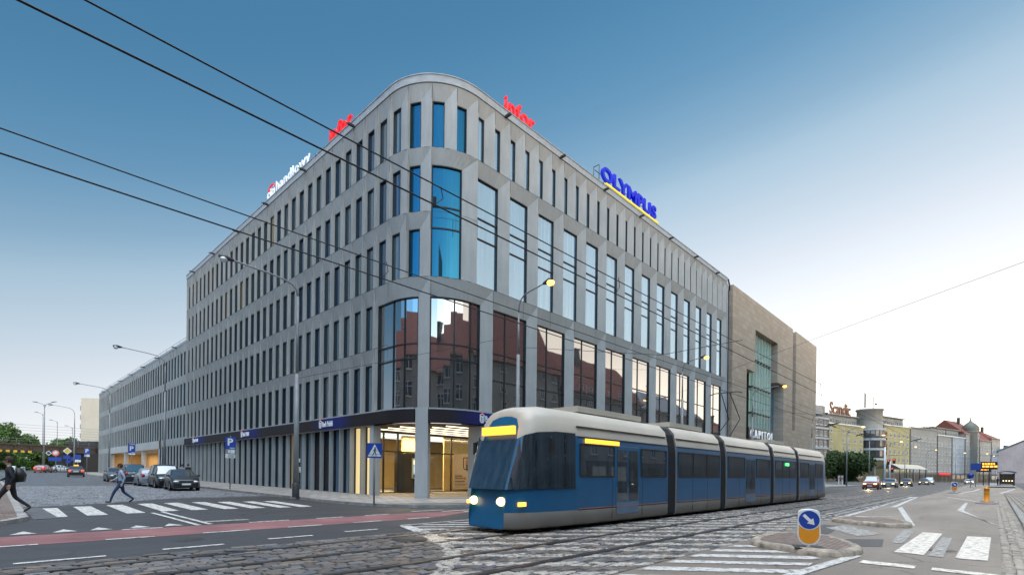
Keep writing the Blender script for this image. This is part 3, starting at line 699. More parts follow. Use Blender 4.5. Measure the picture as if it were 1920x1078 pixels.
# ground floor under the low wing's open bays
wquad((0, 57.6, 4.3), (0, 93.5, 4.3), (0, 93.5, 5.35), (0, 57.6, 5.35)); wquad((0, 57.6, 4.3), (0, 93.5, 4.3), (6, 93.5, 4.3), (6, 57.6, 4.3))
wquad((0, RC+NL*PB, 4.3), (0, RC+PB, 4.3), (0, RC+PB, 5.2), (0, RC+NL*PB, 5.2))
def vjoint(s, z0, z1): wallm.poly([F(s-.012, -.003, z0), F(s+.012, -.003, z0), F(s+.012, -.003, z1), F(s-.012, -.003, z1)], 1)
def hjoint(sa, sb, z):
    n = max(1, int((sb-sa)/.6)) if 0 < sb and sa < LA else 1
    for i in range(n): a, b = lerp(sa, sb, i/n), lerp(sa, sb, (i+1)/n); wallm.poly([F(a, -.003, z-.012), F(b, -.003, z-.012), F(b, -.003, z+.010), F(a, -.003, z+.010)], 1)
for r in range(1, 6):
    for k in range(NL+1): vjoint(-NL*PB+k*PB, T[r]-SPAN, T[r]-.02)
    hjoint(-NL*PB, -.001, T[r-1]) if r > 1 else None; hjoint(0, LA, T[r-1]) if r > 2 else None; hjoint(LA+.001, LA+37.8, T[r-1]) if r in (3, 5) else None
for k in range(1, 5):
    for r in (3, 5): vjoint(k*B4, T[r]-(SPAN if r > 3 else 1.0), T[r]-.02)
for k in range(1, 29): vjoint(LA+k*PR, T[5]-SPAN, T[5]-.02); (vjoint(LA+k*PR, T[4]-SPAN, T[4]-.02) if k % 2 == 0 else None); (vjoint(LA+k*PR, ZL, T[2]-.02) if k % 2 else None)
for k in range(44):
    for r in (2, 3, 4): vjoint(-NL*PB-44*PW+k*PW, WT[r]-SPAN, WT[r]-.02)
wall = wallm.build('wall', [M['conc'], plain('joint_shadow', (.05, .05, .05), .9)], bld)
par = MB()
def band(m, pts, z0, z1, d0, d1, mi=0, smooth=False):
    secs = [[F(s, d0, z0), F(s, d1, z0), F(s, d1, z1), F(s, d0, z1)] for s in pts]; m.loft(secs, mi, smooth=smooth)
svals = [-NL*PB]+[-.001]+[LA*i/24 for i in range(1, 24)]+[LA+.001, LA+37.83]
band(par, svals, 23.29, 23.70, -.06, .5); band(par, svals, 23.70, 23.75, -.10, .52)
band(par, [-NL*PB-61.5, -NL*PB-.05], 16.14, 16.42, -.04, .45)
par.build('parapet', M['flash'], bld)
rl_ = MB()
for i in range(20):
    y = ye+1+i*3.1; rl_.tube([(.3, y, 16.4), (.3, y, 17.0)], .02, 5)
rl_.tube([(.3, ye+.5, 17.0), (.3, 106, 17.0)], .025, 5); rl_.tube([(.3, ye+.5, 16.72), (.3, 106, 16.72)], .018, 5)
rl_.build('roof_railing', M['steel'], bld)
fl = MB(); fl.box((0, 0, 0), (.16, .42, .12)); fl.box((0, .2, -.03), (.05, .3, .05)); fl_me = fl.mesh('floodlight', M['pole_dark'])
for s in [LA+2.2+i*4.05*1.333 for i in range(7)]: x, y = P2(s, -.25); use(fl_me, 'floodlight', bld, (x, y, 23.30))
for s in [-4-i*6.9 for i in range(6)]+[-NL*PB-4-i*8.5 for i in range(7)]:
    x, y = P2(s, -.25); use(fl_me, 'floodlight', bld, (x, y, 23.30 if s > -NL*PB else 16.14), (0, 0, PI/2))
for s in (-7, -22, -34, LA+2, LA+14, LA+26): rod = MB(); x, y = P2(s, 1.2); rod.tube([(x, y, 23.2), (x, y, 25.2)], [.012, .006], 5); rod.build('lightning_rod', M['pole_dark'], bld)

# windows: the hundred that show largest are parts, the rest one part
def wsize(wd):
    a0, sw, zb, zt, d, n, g, bars, zbars, rec = wd
    x0, y0 = P2(a0, d); x1, y1 = P2(sw, d); dd = (Vector((x0, y0, (zb+zt)/2))-CAM).length
    vx, vy = (x0+x1)/2-CAM.x, (y0+y1)/2-CAM.y; nx, ny = -(y1-y0), (x1-x0)
    return (zt-zb)*abs(vx*nx+vy*ny)/dd**3
GM = {'louvre': 'pole_dark'}
def window_mesh(wd, mg, mf, mig=0, mif=0):
    a0, sw, zb, zt, d, n, g, bars, zbars, rec = wd
    dg = d+rec; fw_ = .05
    ss = [lerp(a0, sw, i/n) for i in range(n+1)]
    tl = (random.random()-.5)*.006; t2 = (random.random()-.5)*.006
    if g == 'louvre':
        mg.poly([F(a0, dg+.03, zb), F(sw, dg+.03, zb), F(sw, dg+.03, zt), F(a0, dg+.03, zt)], mig)
        z = zb+.05
        while z < zt-.05:
            mg.poly([F(a0, dg-.05, z), F(sw, dg-.05, z), F(sw, dg, z+.11), F(a0, dg, z+.11)], mig); z += .14
    else:
        cuts = sorted([a0]+[lerp(a0, sw, b) for b in bars if b > 0]+[sw])
        for i in range(n): mg.poly([F(ss[i], dg+tl, zb), F(ss[i+1], dg+t2, zb), F(ss[i+1], dg+t2+tl, zt), F(ss[i], dg+tl, zt)], mig, smooth=n > 1)
    def fbar(sA, sB, zA, zB, dep=rec-.003):
        k = max(1, int((sB-sA)/.35)) if n > 1 else 1
        mf.loft([[F(s, dg-dep, zA), F(s, dg+.03, zA), F(s, dg+.03, zB), F(s, dg-dep, zB)] for s in [lerp(sA, sB, i/k) for i in range(k+1)]], mif, smooth=False)
    fbar(a0, a0+fw_, zb, zt); fbar(sw-fw_, sw, zb, zt); fbar(a0+fw_, sw-fw_, zb, zb+fw_*.7); fbar(a0+fw_, sw-fw_, zt-fw_, zt)
    for b in bars:
        if b > 0: s = lerp(a0, sw, b); fbar(s-.03, s+.03, zb+fw_, zt-fw_, .05)
    for z in zbars: fbar(a0+fw_, sw-fw_, z-.035, z+.035, .056)
def gkey(g): return M[GM.get(g, g)]
upper, lower = winsA[:gstart], winsA[gstart:]
def make_windows(lst, name, frame_name, nmax):
    lst = sorted(lst, key=wsize, reverse=True)
    for wd in lst[:nmax]:
        a, b = MB(), MB(); window_mesh(wd, a, b)
        o = a.build(name, gkey(wd[6]), bld, fix=False); b.build(frame_name, M['frame'], o, fix=False)
    rest = lst[nmax:]
    if rest:
        keys = sorted({wd[6] for wd in rest}); a = MB()
        for wd in rest: window_mesh(wd, a, a, keys.index(wd[6]), len(keys))
        o = a.build(name, [gkey(k) for k in keys]+[M['frame']], bld, fix=False); o['kind'] = 'stuff'
make_windows(upper, 'window', 'window_frame', 100)
make_windows(lower, 'ground_floor_window', 'window_frame', 60)

# floors and walls behind the glass, the open corner lobby and arcade
slab = MB()
slab.poly([(x, y, 4.32) for x, y in [(0.02, RC+PB)]+[(p[0]+.02, p[1]+.02) for p in arcp]+[(xe, .02), (xe, 9), (.4, 9)]])
slab.build('arcade_ceiling', plain('dark_ceiling', (.03, .028, .026), .6), bld)
lf = MB(); lf.poly([(x, y, .15) for x, y in [(0.02, RC+PB)]+[(p[0]+.05, p[1]+.05) for p in arcp]+[(xe, .05), (xe, 20), (.4, 20), (.4, RC+PB)]])
lf.build('arcade_floor', M['pave'], bld)
st = MB()
for y in (1.4, 2.7, 4.0, 5.3, 6.6): st.bb(1.2 if y > 3 else 2.6, 40, y-.022, y+.022, 4.27, 4.31)
st.build('strip_light', M['strip'], bld)
pl = MB()
def pillar(s0, s1, d0, d1, z0, z1):
    n = 4; ss = [lerp(s0, s1, i/n) for i in range(n+1)]
    pl.loft([[F(s, d0, z0), F(s, d1, z0), F(s, d1, z1), F(s, d0, z1)] for s in ss], smooth=False)
pil = [(LA/2-.75, LA/2-.02, 0.0, 1.0)]+[(LA+PR-.85+k*3*PR, LA+PR-.02+k*3*PR, .02, 1.15) for k in range(10)]
for (a, b, d0, d1) in pil:
    pl = MB(); pillar(a, b, d0, d1, .12, 5.2 if a < 3 else 4.34); pl.build('pillar', M['conc_smooth'], bld)
pl = MB(); pillar(-PB-.42, -PB-.02, -.012, .5, .14, 4.34); pl.build('pillar', M['conc_smooth'], bld)
# shop front set back behind the arcade
YS = 7.4
fr = MB(); gl = MB()
def shop(x0, x1, bars, zb_, zt_=4.28):
    fr.bb(x0, x1, YS-.04, YS+.04, zt_-.12, zt_); fr.bb(x0, x1, YS-.04, YS+.04, .15, .24)
    for b in bars: fr.bb(b-.05, b+.05, YS-.05, YS+.05, .24, zt_-.12)
    for z in zb_: fr.bb(x0, x1, YS-.035, YS+.035, z-.05, z+.05)
shop(.5, 8.0, (.55, 2.2, 3.3, 5.9, 7.95), (2.95,)); shop(8.0, 13.2, (9.9, 13.1), (2.95,)); shop(13.2, 41, [13.3+2.75*i for i in range(11)], (2.95,))
fr.build('shopfront_frame', M['frame'], bld)
def clear_glass():
    m, t, b = nodes('clear_glass'); tr = N(t, 'ShaderNodeBsdfTransparent'); tr.inputs[0].default_value = (.88, .92, .9, 1)
    g = N(t, 'ShaderNodeBsdfGlossy'); g.inputs['Roughness'].default_value = .02; mx = N(t, 'ShaderNodeMixShader'); mx.inputs[0].default_value = .10
    t.links.new(tr.outputs[0], mx.inputs[1]); t.links.new(g.outputs[0], mx.inputs[2]); t.links.new(mx.outputs[0], t.nodes['Material Output'].inputs['Surface']); return m
M['clear'] = clear_glass()
gl.poly([(.5, YS, .2), (8, YS, .2), (8, YS, 4.25), (.5, YS, 4.25)]); gl.poly([(13.2, YS, .2), (41, YS, .2), (41, YS, 4.25), (13.2, YS, 4.25)])
gl.poly([(8, YS, 2.95), (13.2, YS, 2.95), (13.2, YS, 4.25), (8, YS, 4.25)])
gl.build('shopfront_glass', M['clear'], bld)
M['inwall'] = plain('cream_interior_wall', (.70, .55, .27), .7, var=.08)
iw = MB()
iw.bb(.4, 41, 15.5, 15.7, .1, 4.4); iw.bb(8.0, 13.2, YS+.9, YS+1.0, .1, 4.3); iw.bb(5.6, 7.6, 10.2, 10.4, .1, 4.3); iw.bb(.42, .46, RC+PB+2, 15.5, 2.6, 4.4)
iw.build('interior_wall', M['inwall'], bld)
dk = MB(); dk.bb(3.35, 5.85, YS+.15, YS+.45, .2, 2.9); dk.bb(12.0, 13.1, YS-.0, YS+.6, .2, 4.2); dk.build('dark_partition', plain('dark_panel', (.02, .018, .018), .4), bld)
atm = MB(); atm.bb(4.55, 5.55, YS+.06, YS+.14, 1.15, 2.55); am = atm.build('cash_machine', M['white'], bld)
q = MB(); q.bb(4.65, 5.45, YS+.03, YS+.06, 2.1, 2.42); q.build('cash_machine_header', glow('cash_machine_glow', (1, .85, .5), 1.6), am)
q = MB(); q.bb(4.68, 5.1, YS+.03, YS+.06, 1.5, 2.0); q.build('cash_machine_screen', glow('screen_glow', (.5, .75, 1), 1.3), am)
q = MB(); q.bb(4.65, 5.45, YS+.03, YS+.06, 1.2, 1.42); q.build('keypad', M['pole_dark'], am)
# warm lamps inside the bank
for (x, y) in ((2.6, 10.5), (6.4, 9.2), (3.6, 4.6), (10.5, 4.6), (18, 4.6), (27, 4.6)):
    ld = bpy.data.lights.new('bank_lamp', 'AREA'); ld.shape = 'RECTANGLE'; ld.size = 3.2; ld.size_y = 1.2; ld.energy = 420 if y > 8 else 130; ld.color = (1, .72, .38)
    lo = bpy.data.objects.new('bank_lamp', ld); COL.objects.link(lo); lo.location = (x, y, 4.2); lo.parent = bld
# poster on the shop front
po = thing('poster', 'large beige advertising poster with dark figures, standing behind the corner pillars', 'poster', (8.15, YS-.06, .3))
pb = MB(); pb.bb(8.15, 12.0, YS-.08, YS-.05, .35, 3.0); pb.build('poster_board', plain('beige_poster', (.42, .34, .25), .6, var=.05), po, world=True)
inkm = plain('dark_ink', (.03, .015, .015), .6); redm = plain('red_ink', (.25, .03, .025), .6); skm = plain('tan_ink', (.32, .15, .08), .6)
fg = MB()
def figure(cx, cz, h, mi):
    y = YS-.083
    fg.poly([(cx+.09*h*math.cos(a*PI/5), y, cz+h*.44+.10*h*math.sin(a*PI/5)) for a in range(10)], 2)
    fg.poly([(cx-.14*h, y, cz+.3*h), (cx+.14*h, y, cz+.32*h), (cx+.17*h, y, cz-.02*h), (cx-.12*h, y, cz-.04*h)], mi)
    fg.poly([(cx-.12*h, y-.001, cz), (cx-.01*h, y-.001, cz), (cx+.0*h, y-.001, cz-.5*h), (cx-.07*h, y-.001, cz-.5*h)], 0); fg.poly([(cx+.02*h, y-.001, cz), (cx+.15*h, y-.001, cz), (cx+.10*h, y-.001, cz-.45*h), (cx+.04*h, y-.001, cz-.45*h)], 0)
for i, (cx, cz, h, mi) in enumerate(((9.45, 2.2, 1.0, 2), (9.85, 2.15, .95, 1), (10.15, 2.05, .8, 1), (10.6, 2.25, 1.05, 0), (10.15, 1.5, .5, 0))): figure(cx, cz, h, mi)
fr_ = MB(); ring = [(9.1, 2.72), (10.75, 2.82), (11.2, 2.6), (11.2, 2.2), (10.95, 1.95), (9.2, 1.85), (9.1, 2.0)]
fr_.tube([(x, YS-.085, z) for x, z in ring]+[(ring[0][0], YS-.085, ring[0][1])], .03, 5)
fg.build('poster_figures', [inkm, redm, skm], po, world=True); fr_.build('poster_frame_drawing', inkm, po, world=True)
for i, (tx, wd) in enumerate((("RODZINA", .72), ("SPRAWDZA SIĘ", 1.05), ("W DZIAŁANIU", .98))):
    place_text(text_mesh(tx, .2, .004, .004, inkm), 'poster_lettering', po, (8.3, YS-.085, 1.28-i*.2), (1, 0, 0), (0, 0, 1), width=wd)
sm_ = MB()
for i in range(2): sm_.bb(8.3, 9.8-i*.5, YS-.084, YS-.08, .72-i*.07, .745-i*.07)
sm_.bb(8.3, 11.9, YS-.084, YS-.08, .50, .512); sm_.bb(11.45, 11.65, YS-.084, YS-.08, .95, 1.2); sm_.build('poster_small_print', inkm, po, world=True)

# blue-black fascia with the bank's lettering
def fascia_mat():
    m, t, b = nodes('fascia_panel'); p = N(t, 'ShaderNodeNewGeometry').outputs['Position']; s_ = N(t, 'ShaderNodeSeparateXYZ'); t.links.new(p, s_.inputs[0])
    su = N(t, 'ShaderNodeMath', operation='SUBTRACT'); t.links.new(s_.outputs[0], su.inputs[0]); t.links.new(s_.outputs[1], su.inputs[1])
    a = N(t, 'ShaderNodeMath', operation='MULTIPLY_ADD'); a.inputs[1].default_value = 1/14.9; a.inputs[2].default_value = .50; t.links.new(su.outputs[0], a.inputs[0])
    f = N(t, 'ShaderNodeMath', operation='FRACT'); t.links.new(a.outputs[0], f.inputs[0])
    r = N(t, 'ShaderNodeValToRGB'); e = r.color_ramp.elements; b.inputs['Specular IOR Level'].default_value = .25; e[0].position = 0; e[0].color = (.018, .014, .016, 1); e[1].position = 1; e[1].color = (.018, .014, .016, 1)
    for q_, c in ((.62, (.022, .016, .018)), (.80, (.008, .014, .14)), (.90, (.010, .017, .13))): k = e.new(q_); k.color = (*c, 1)
    t.links.new(f.outputs[0], r.inputs[0]); t.links.new(r.outputs[0], b.inputs['Base Color']); b.inputs['Roughness'].default_value = .6; return m
fa = MB(); sv = [LA*i/24 for i in range(1, 24)]
sp_ = LA/2
band(fa, [-NL*PB+.05, -.001]+[s for s in sv if s < sp_-.8]+[sp_-.78], 4.38, 5.10, -.12, .4)
band(fa, [sp_+.02]+[s for s in sv if s > sp_+.06]+[LA+.001, LA+37.8], 4.38, 5.10, -.12, .4)
fas = fa.build('fascia', fascia_mat(), bld)
tr_ = MB(); band(tr_, [-NL*PB+.05, -.001]+[s for s in sv if s < sp_-.8]+[sp_-.78], 5.10, 5.19, -.06, .1); band(tr_, [sp_+.02]+[s for s in sv if s > sp_+.06]+[LA+.001, LA+37.8], 5.10, 5.19, -.06, .1)
tr_.build('fascia_cap', M['flash'], bld)
M['sign_white'] = plain('white_lettering', (.7, .72, .75), .4, emit=(.8, .88, 1), es=.12)
def bank_sign(right, O):
    rg = Vector(right); O = Vector(O); up = Vector((0, 0, 1)); nv = rg.cross(up)
    e = MB(); f = lambda u, z, k=.015: tuple(O+rg*u+up*z+nv*k)
    def strip(u0, u1, z0, z1): e.prism([f(u0, z0), f(u1, z0), f(u1, z1), f(u0, z1)], nv*.02)
    for u in (0, .14, .28): strip(u, u+.06, .02+(.05 if u != .14 else 0), .36)
    strip(0, .35, .33, .38); strip(.06, .29, .0, .05)
    e.tube([f(.175+.17*math.cos(a*PI/8), .43+.065*math.sin(a*PI/8), .03) for a in range(17)], .022, 5)
    e.build('emblem', M['sign_white'], bld)
    d_ = MB(); d_.lathe([(0, .05), (.05, .05), (.05, -.02)], (0, 0, 0), n=10); me = d_.mesh('emblem_dot', M['red'])
    q_ = nv.to_track_quat('Z', 'Y'); o = use(me, 'emblem_dot', bld, f(.175, .56), q_.to_euler())
    place_text(text_mesh('Bank Polski', .4, .03, .0, M['sign_white']), 'bank_lettering', bld, f(.45, .07), right, (0, 0, 1), width=1.45, height=.36)
for y in (11.75, 26.85, 41.7): bank_sign((0, -1, 0), (-.12, y, 4.5))
bank_sign((1, 0, 0), (3.85, -.12, 4.5))
# open garage bays under the low wing
ga = MB()
M['tan'] = plain('tan_wall', (.58, .38, .17), .8, var=.12, scale=.6)
ga.bb(5.2, 5.4, 57.6, 93.5, .2, 4.3); ga.bb(.1, 5.3, 57.5, 57.62, .2, 4.3); ga.bb(.1, 5.3, 93.4, 93.5, .2, 4.3)
ga.build('garage_wall', M['tan'], bld)
for y in (57.75, 68.0, 81.0, 93.2):
    q = MB(); q.bb(.05, .55, y-.25, y+.25, .2, 4.3); q.build('garage_pillar', M['conc_smooth'], bld)
for y in (63, 74.5, 87):
    ld = bpy.data.lights.new('garage_lamp', 'AREA'); ld.shape = 'RECTANGLE'; ld.size = 3; ld.size_y = 7; ld.energy = 260; ld.color = (1, .68, .32)
    lo = bpy.data.objects.new('garage_lamp', ld); COL.objects.link(lo); lo.location = (2.6, y, 4.2); lo.parent = bld

# ------------------------------------------------------------------ roof signs
def rsign(name, label, loc): return thing(name, label, 'roof sign', loc)
def sign_frame(parent, pts, m='pole_dark'):
    f = MB()
    for a, b in pts: f.tube([a, b], .03, 5)
    f.build('support_frame', M[m], parent, world=True)
s1 = rsign('roof_sign', 'lower-case red letter sign on the parapet left of the rounded corner', (.1, 11.1, 23.75))
place_text(text_mesh('infor', 1, .16, .012, M['red'], space=1.08), 'lettering', s1, (.1, 11.1, 23.82), (0, -1, 0), (0, 0, 1), width=2.95, height=.95)
sign_frame(s1, [((.3, 11, 23.8), (.3, 8.2, 23.8)), ((.3, 10.8, 23.6), (.3, 10.8, 24.4)), ((.3, 8.6, 23.6), (.3, 8.6, 24.3))])
s2 = rsign('roof_sign', 'lower-case red letter sign on the parapet right of the rounded corner', (5.85, .1, 23.75))
place_text(text_mesh('infor', 1, .16, .012, M['red'], space=1.08), 'lettering', s2, (5.85, .1, 23.80), (1, 0, 0), (0, 0, 1), width=2.75, height=.98)
sign_frame(s2, [((5.9, .3, 23.8), (8.5, .3, 23.8)), ((6.2, .3, 23.6), (6.2, .3, 24.4)), ((8.2, .3, 23.6), (8.2, .3, 24.3))])
s3 = rsign('roof_sign', 'thin white letter sign with a small red arch on the side parapet', (.1, 22.1, 23.75))
M['cwhite'] = plain('white_sign_letters', (.7, .72, .75), .7, emit=(.9, .95, 1), es=.3)
place_text(text_mesh('citi', 1, .08, .0, M['cwhite'], space=1.05), 'lettering', s3, (.1, 22.0, 23.95), (0, -1, 0), (0, 0, 1), width=1.45, height=.72)
place_text(text_mesh('handlowy', 1, .08, -.006, M['cwhite'], space=1.08), 'lettering', s3, (.1, 20.2, 23.78), (0, -1, 0), (0, 0, 1), width=6.0, height=1.0)
a_ = MB(); a_.tube([(.1, 21.1+.62*math.cos(t*PI/12), 24.52+.36*math.sin(t*PI/12)) for t in range(13)], .06, 6); a_.build('red_arch', M['red'], s3, world=True)
sign_frame(s3, [((.35, 22, 23.82), (.35, 14, 23.82)), ((.35, 13.9, 23.6), (.35, 13.9, 24.5)), ((.35, 13.4, 23.6), (.35, 13.4, 24.3)), ((.35, 13.9, 24.3), (.35, 13.4, 24.3))]+[((.35, 21.5-i*1.5, 23.6), (.35, 21.5-i*1.5, 24.3)) for i in range(6)])
s4 = rsign('roof_sign', 'bold blue capital letter sign above a yellow bar on the main street parapet', (16.4, .1, 23.75))
place_text(text_mesh('OLYMPUS', 1, .2, .03, M['oly_blue'], space=1.06), 'lettering', s4, (16.4, .1, 24.15), (1, 0, 0), (0, 0, 1), width=8.6, height=1.1)
yb = MB(); yb.bb(16.8, 25.1, -.12, .2, 23.80, 23.95); yb.build('yellow_bar', M['sign_yellow'], s4, world=True)
sign_frame(s4, [((16.2, .55, 24.1), (25, .55, 24.1)), ((16.2, .55, 24.9), (25, .55, 24.9)), ((16.1, .1, 23.8), (16.1, .1, 25.1)), ((16.1, .1, 25.1), (16.1, .6, 25.1)), ((16.1, .6, 25.1), (16.1, .6, 23.7))]+[((16.8+i*1.3, .1, 24.1), (16.8+i*1.3, .55, 23.7)) for i in range(7)])

# ------------------------------------------------------------------ the theatre next door
cap = thing('theatre_building', 'windowless sandstone theatre block with one tall green-finned window and hanging letters', 'theatre', (43.3, 0, 0))
M['stone'] = bricky('sandstone_cladding', (.46, .36, .275), (.375, .29, .22), (.19, .15, .115), 1.5, .62, .014)
cb = MB()
def hole_wall(m, y, x0, x1, z0, z1, steps):
    """front wall at y with a stepped opening; steps = list of (xa, xb, za, zb) free rectangles stacked"""
    xs = sorted({x0, x1}|{v for s_ in steps for v in s_[:2]}); zs = sorted({z0, z1}|{v for s_ in steps for v in s_[2:]})
    for xa, xb in zip(xs[:-1], xs[1:]):
        for za, zb in zip(zs[:-1], zs[1:]):
            cx, cz = (xa+xb)/2, (za+zb)/2
            if not any(s_[0] < cx < s_[1] and s_[2] < cz < s_[3] for s_ in steps): m.poly([(xa, y, za), (xb, y, za), (xb, y, zb), (xa, y, zb)])
OP = [(51.0, 60.1, 4.3, 20.0), (48.0, 63.0, 4.3, 14.65)]
hole_wall(cb, 0, 43.3, 67.4, 0, 23.55, OP)
hole_wall(cb, .0, 67.4, 81.3, 0, 8.5, [])
cb.bb(69.1, 81.3, .0, 30, 8.505, 23.55); cb.poly([(43.3, 0, 23.55), (67.4, 0, 23.55), (67.4, 30, 23.55), (43.3, 30, 23.55)])
cb.poly([(43.3, 0, 0), (43.3, 30, 0), (43.3, 30, 23.55), (43.3, 0, 23.55)]); cb.poly([(67.4, 0, 8.5), (67.4, 30, 8.5), (67.4, 30, 23.55), (67.4, 0, 23.55)])
cb.poly([(81.3, 0, 0), (81.3, 30, 0), (81.3, 30, 8.5), (81.3, 0, 8.5)]); cb.poly([(67.4, .0, 8.5), (69.1, .0, 8.5), (69.1, 30, 8.5), (67.4, 30, 8.5)])
DR = 1.3
for (xa, za, xb, zb) in ((48, 4.3, 48, 14.65), (51, 14.65, 51, 20), (60.1, 14.65, 60.1, 20), (63, 4.3, 63, 14.65)): cb.poly([(xa, 0, za), (xa, DR, za), (xb, DR, zb), (xb, 0, zb)])
for (xa, xb, z) in ((48, 51, 14.65), (60.1, 63, 14.65), (51, 60.1, 20.0)): cb.poly([(xa, 0, z), (xb, 0, z), (xb, DR, z), (xa, DR, z)])
cb.build('wall', M['stone'], cap, world=True)
gw = MB(); gw.poly([(48, DR, 6.3), (63, DR, 6.3), (63, DR, 14.65), (48, DR, 14.65)]); gw.poly([(51, DR, 14.65), (60.1, DR, 14.65), (60.1, DR, 20), (51, DR, 20)])
win = gw.build('window', M['glass_big'], cap, world=True)
fn = MB()
for i in range(7):
    x = 51.3+i*1.13; fn.bb(x, x+.86, DR-.5, DR-.42, 6.5, 19.95, 0); fn.bb(x+.86, x+.93, DR-.75, DR-.3, 6.5, 19.95, 1)
fn.build('glass_fin', [glassy('green_glass', None, (.20, .30, .22), .22, curtain=(.42, .52, .40), refl=(.8, 1, .85)), plain('pale_fin', (.5, .56, .5), .4)], win, world=True)
tn = MB(); tn.bb(-.05, .55, -.95, -.4, 0, .16); tme = tn.mesh('fin_bracket', M['frame'])
for z in (9.6, 12.9, 16.4):
    for i in range(7): use(tme, 'fin_bracket', win, (51.3+i*1.13-43.3, DR, z))
rs = MB(); rs.bb(48.05, 62.95, .55, 1.2, 4.4, 6.28); rsn = rs.build('red_sign_band', plain('dark_red_panel', (.13, .022, .018), .5), cap, world=True)
lt = MB()
x = 48.3
while x < 55.4: wd = .12+.22*random.random(); lt.bb(x, x+wd, .5, .55, 5.45, 5.7+.22*random.random()); x += wd+.06+(.25 if random.random() < .15 else 0)
for x, h in ((57, .45), (57.6, .6), (58.2, .5), (58.8, .55), (59.5, .35), (61.0, .9), (62.3, .55)): lt.bb(x, x+.25, .5, .55, 4.75, 4.75+h)
lt.build('sign_lettering', M['white_lit'], rsn, world=True)
place_text(text_mesh('CAPITOL', 1, .12, -.004, M['cwhite'], space=1.45), 'lettering', cap, (50.5, .3, 6.45), (1, 0, 0), (0, 0, 1), width=9.0, height=1.05)
bx = MB(); bx.bb(50.3, 59.7, .45, .6, 6.3, 7.75); bx.build('letter_backing', M['frame'], cap, world=True)
jp = MB(); jp.bb(41.95, 43.28, .45, 8, 0, 23.0); o = jp.build('joint_panel', plain('dark_blue_panel', (.014, .018, .055), .35), cap, world=True)
jp = MB(); jp.bb(41.5, 41.72, -.02, .3, 0, 23.2); jp.build('metal_joint', M['flash'], cap, world=True)
jp = MB(); jp.tube([(41.6, .3, 23.7), (42.6, .3, 24.0), (43.0, .3, 23.4), (43.0, .3, 22.9)], .09, 6); jp.build('drain_pipe', M['pole_dark'], cap, world=True)
jp = MB(); jp.bb(67.42, 69.08, 1.5, 1.6, 8.5, 23.5); jp.build('slot_panel', plain('dark_slot', (.035, .03, .028), .7), cap, world=True)

# ------------------------------------------------------------------ cars
def interp(x, P):
    for (a, b), (c, d) in zip(P[:-1], P[1:]):
        lo, hi = (a, c) if a < c else (c, a)
        if lo <= x <= hi: return b+(d-b)*((x-a)/(c-a) if c != a else 0)
    return P[0][1] if (x-P[0][0])*(P[0][0]-P[-1][0]) > 0 else P[-1][1]
CARS = {
 'hatch': dict(L=4.4, W=1.80, H=1.47, hood=[(2.2, .50), (2.12, .68), (1.75, .84), (.95, 1.00), (-.5, 1.03), (-1.7, 1.06), (-2.08, 1.0), (-2.2, .62)], roof=[(1.0, .99), (.15, 1.38), (-.35, 1.46), (-.9, 1.45), (-1.55, 1.34), (-2.05, 1.02)], ax=(1.36, -1.30), glass_f=.15, glass_r=-1.6, pill=(.15, -.42, -1.28)),
 'sedan': dict(L=4.6, W=1.80, H=1.44, hood=[(2.3, .50), (2.2, .70), (1.8, .83), (.95, .97), (-.5, 1.0), (-1.5, 1.03), (-2.1, 1.0), (-2.25, .9), (-2.3, .6)], roof=[(1.0, .96), (.1, 1.36), (-.4, 1.43), (-.95, 1.40), (-1.75, 1.03)], ax=(1.42, -1.36), glass_f=.1, glass_r=-.98, pill=(.1, -.42, -1.1)),
 'van': dict(L=4.6, W=1.85, H=1.80, hood=[(2.3, .55), (2.2, .80), (1.85, .95), (1.25, 1.06), (-.5, 1.08), (-1.9, 1.10), (-2.25, 1.05), (-2.3, .6)], roof=[(1.3, 1.05), (.45, 1.66), (-.2, 1.79), (-1.3, 1.78), (-1.95, 1.70), (-2.22, 1.1)], ax=(1.42, -1.40), glass_f=.45, glass_r=-1.98, pill=(.4, -.5, -1.5)),
}
WR = .32
def wheel_meshes():
    t = MB(); t.lathe([(.20, -.095), (.29, -.10), (.32, -.07), (.325, 0), (.32, .07), (.29, .10), (.20, .095)], (0, 0, 0), 'Y', 22)
    r = MB(); r.lathe([(0, .07), (.05, .075), (.07, .055), (.19, .06), (.215, .09), (.205, .095)], (0, 0, 0), 'Y', 22)
    for k in range(5):
        a = 2*PI*k/5; c, s_ = math.cos(a), math.sin(a); r.box((.125*c, .065, .125*s_), (.05, .02, .05)); r.tube([(.05*c, .066, .05*s_), (.2*c, .072, .2*s_)], .022, 5)
    return t.mesh('tyre', M['tyre']), r.mesh('rim', M['rim'])
TY, RI = wheel_meshes()
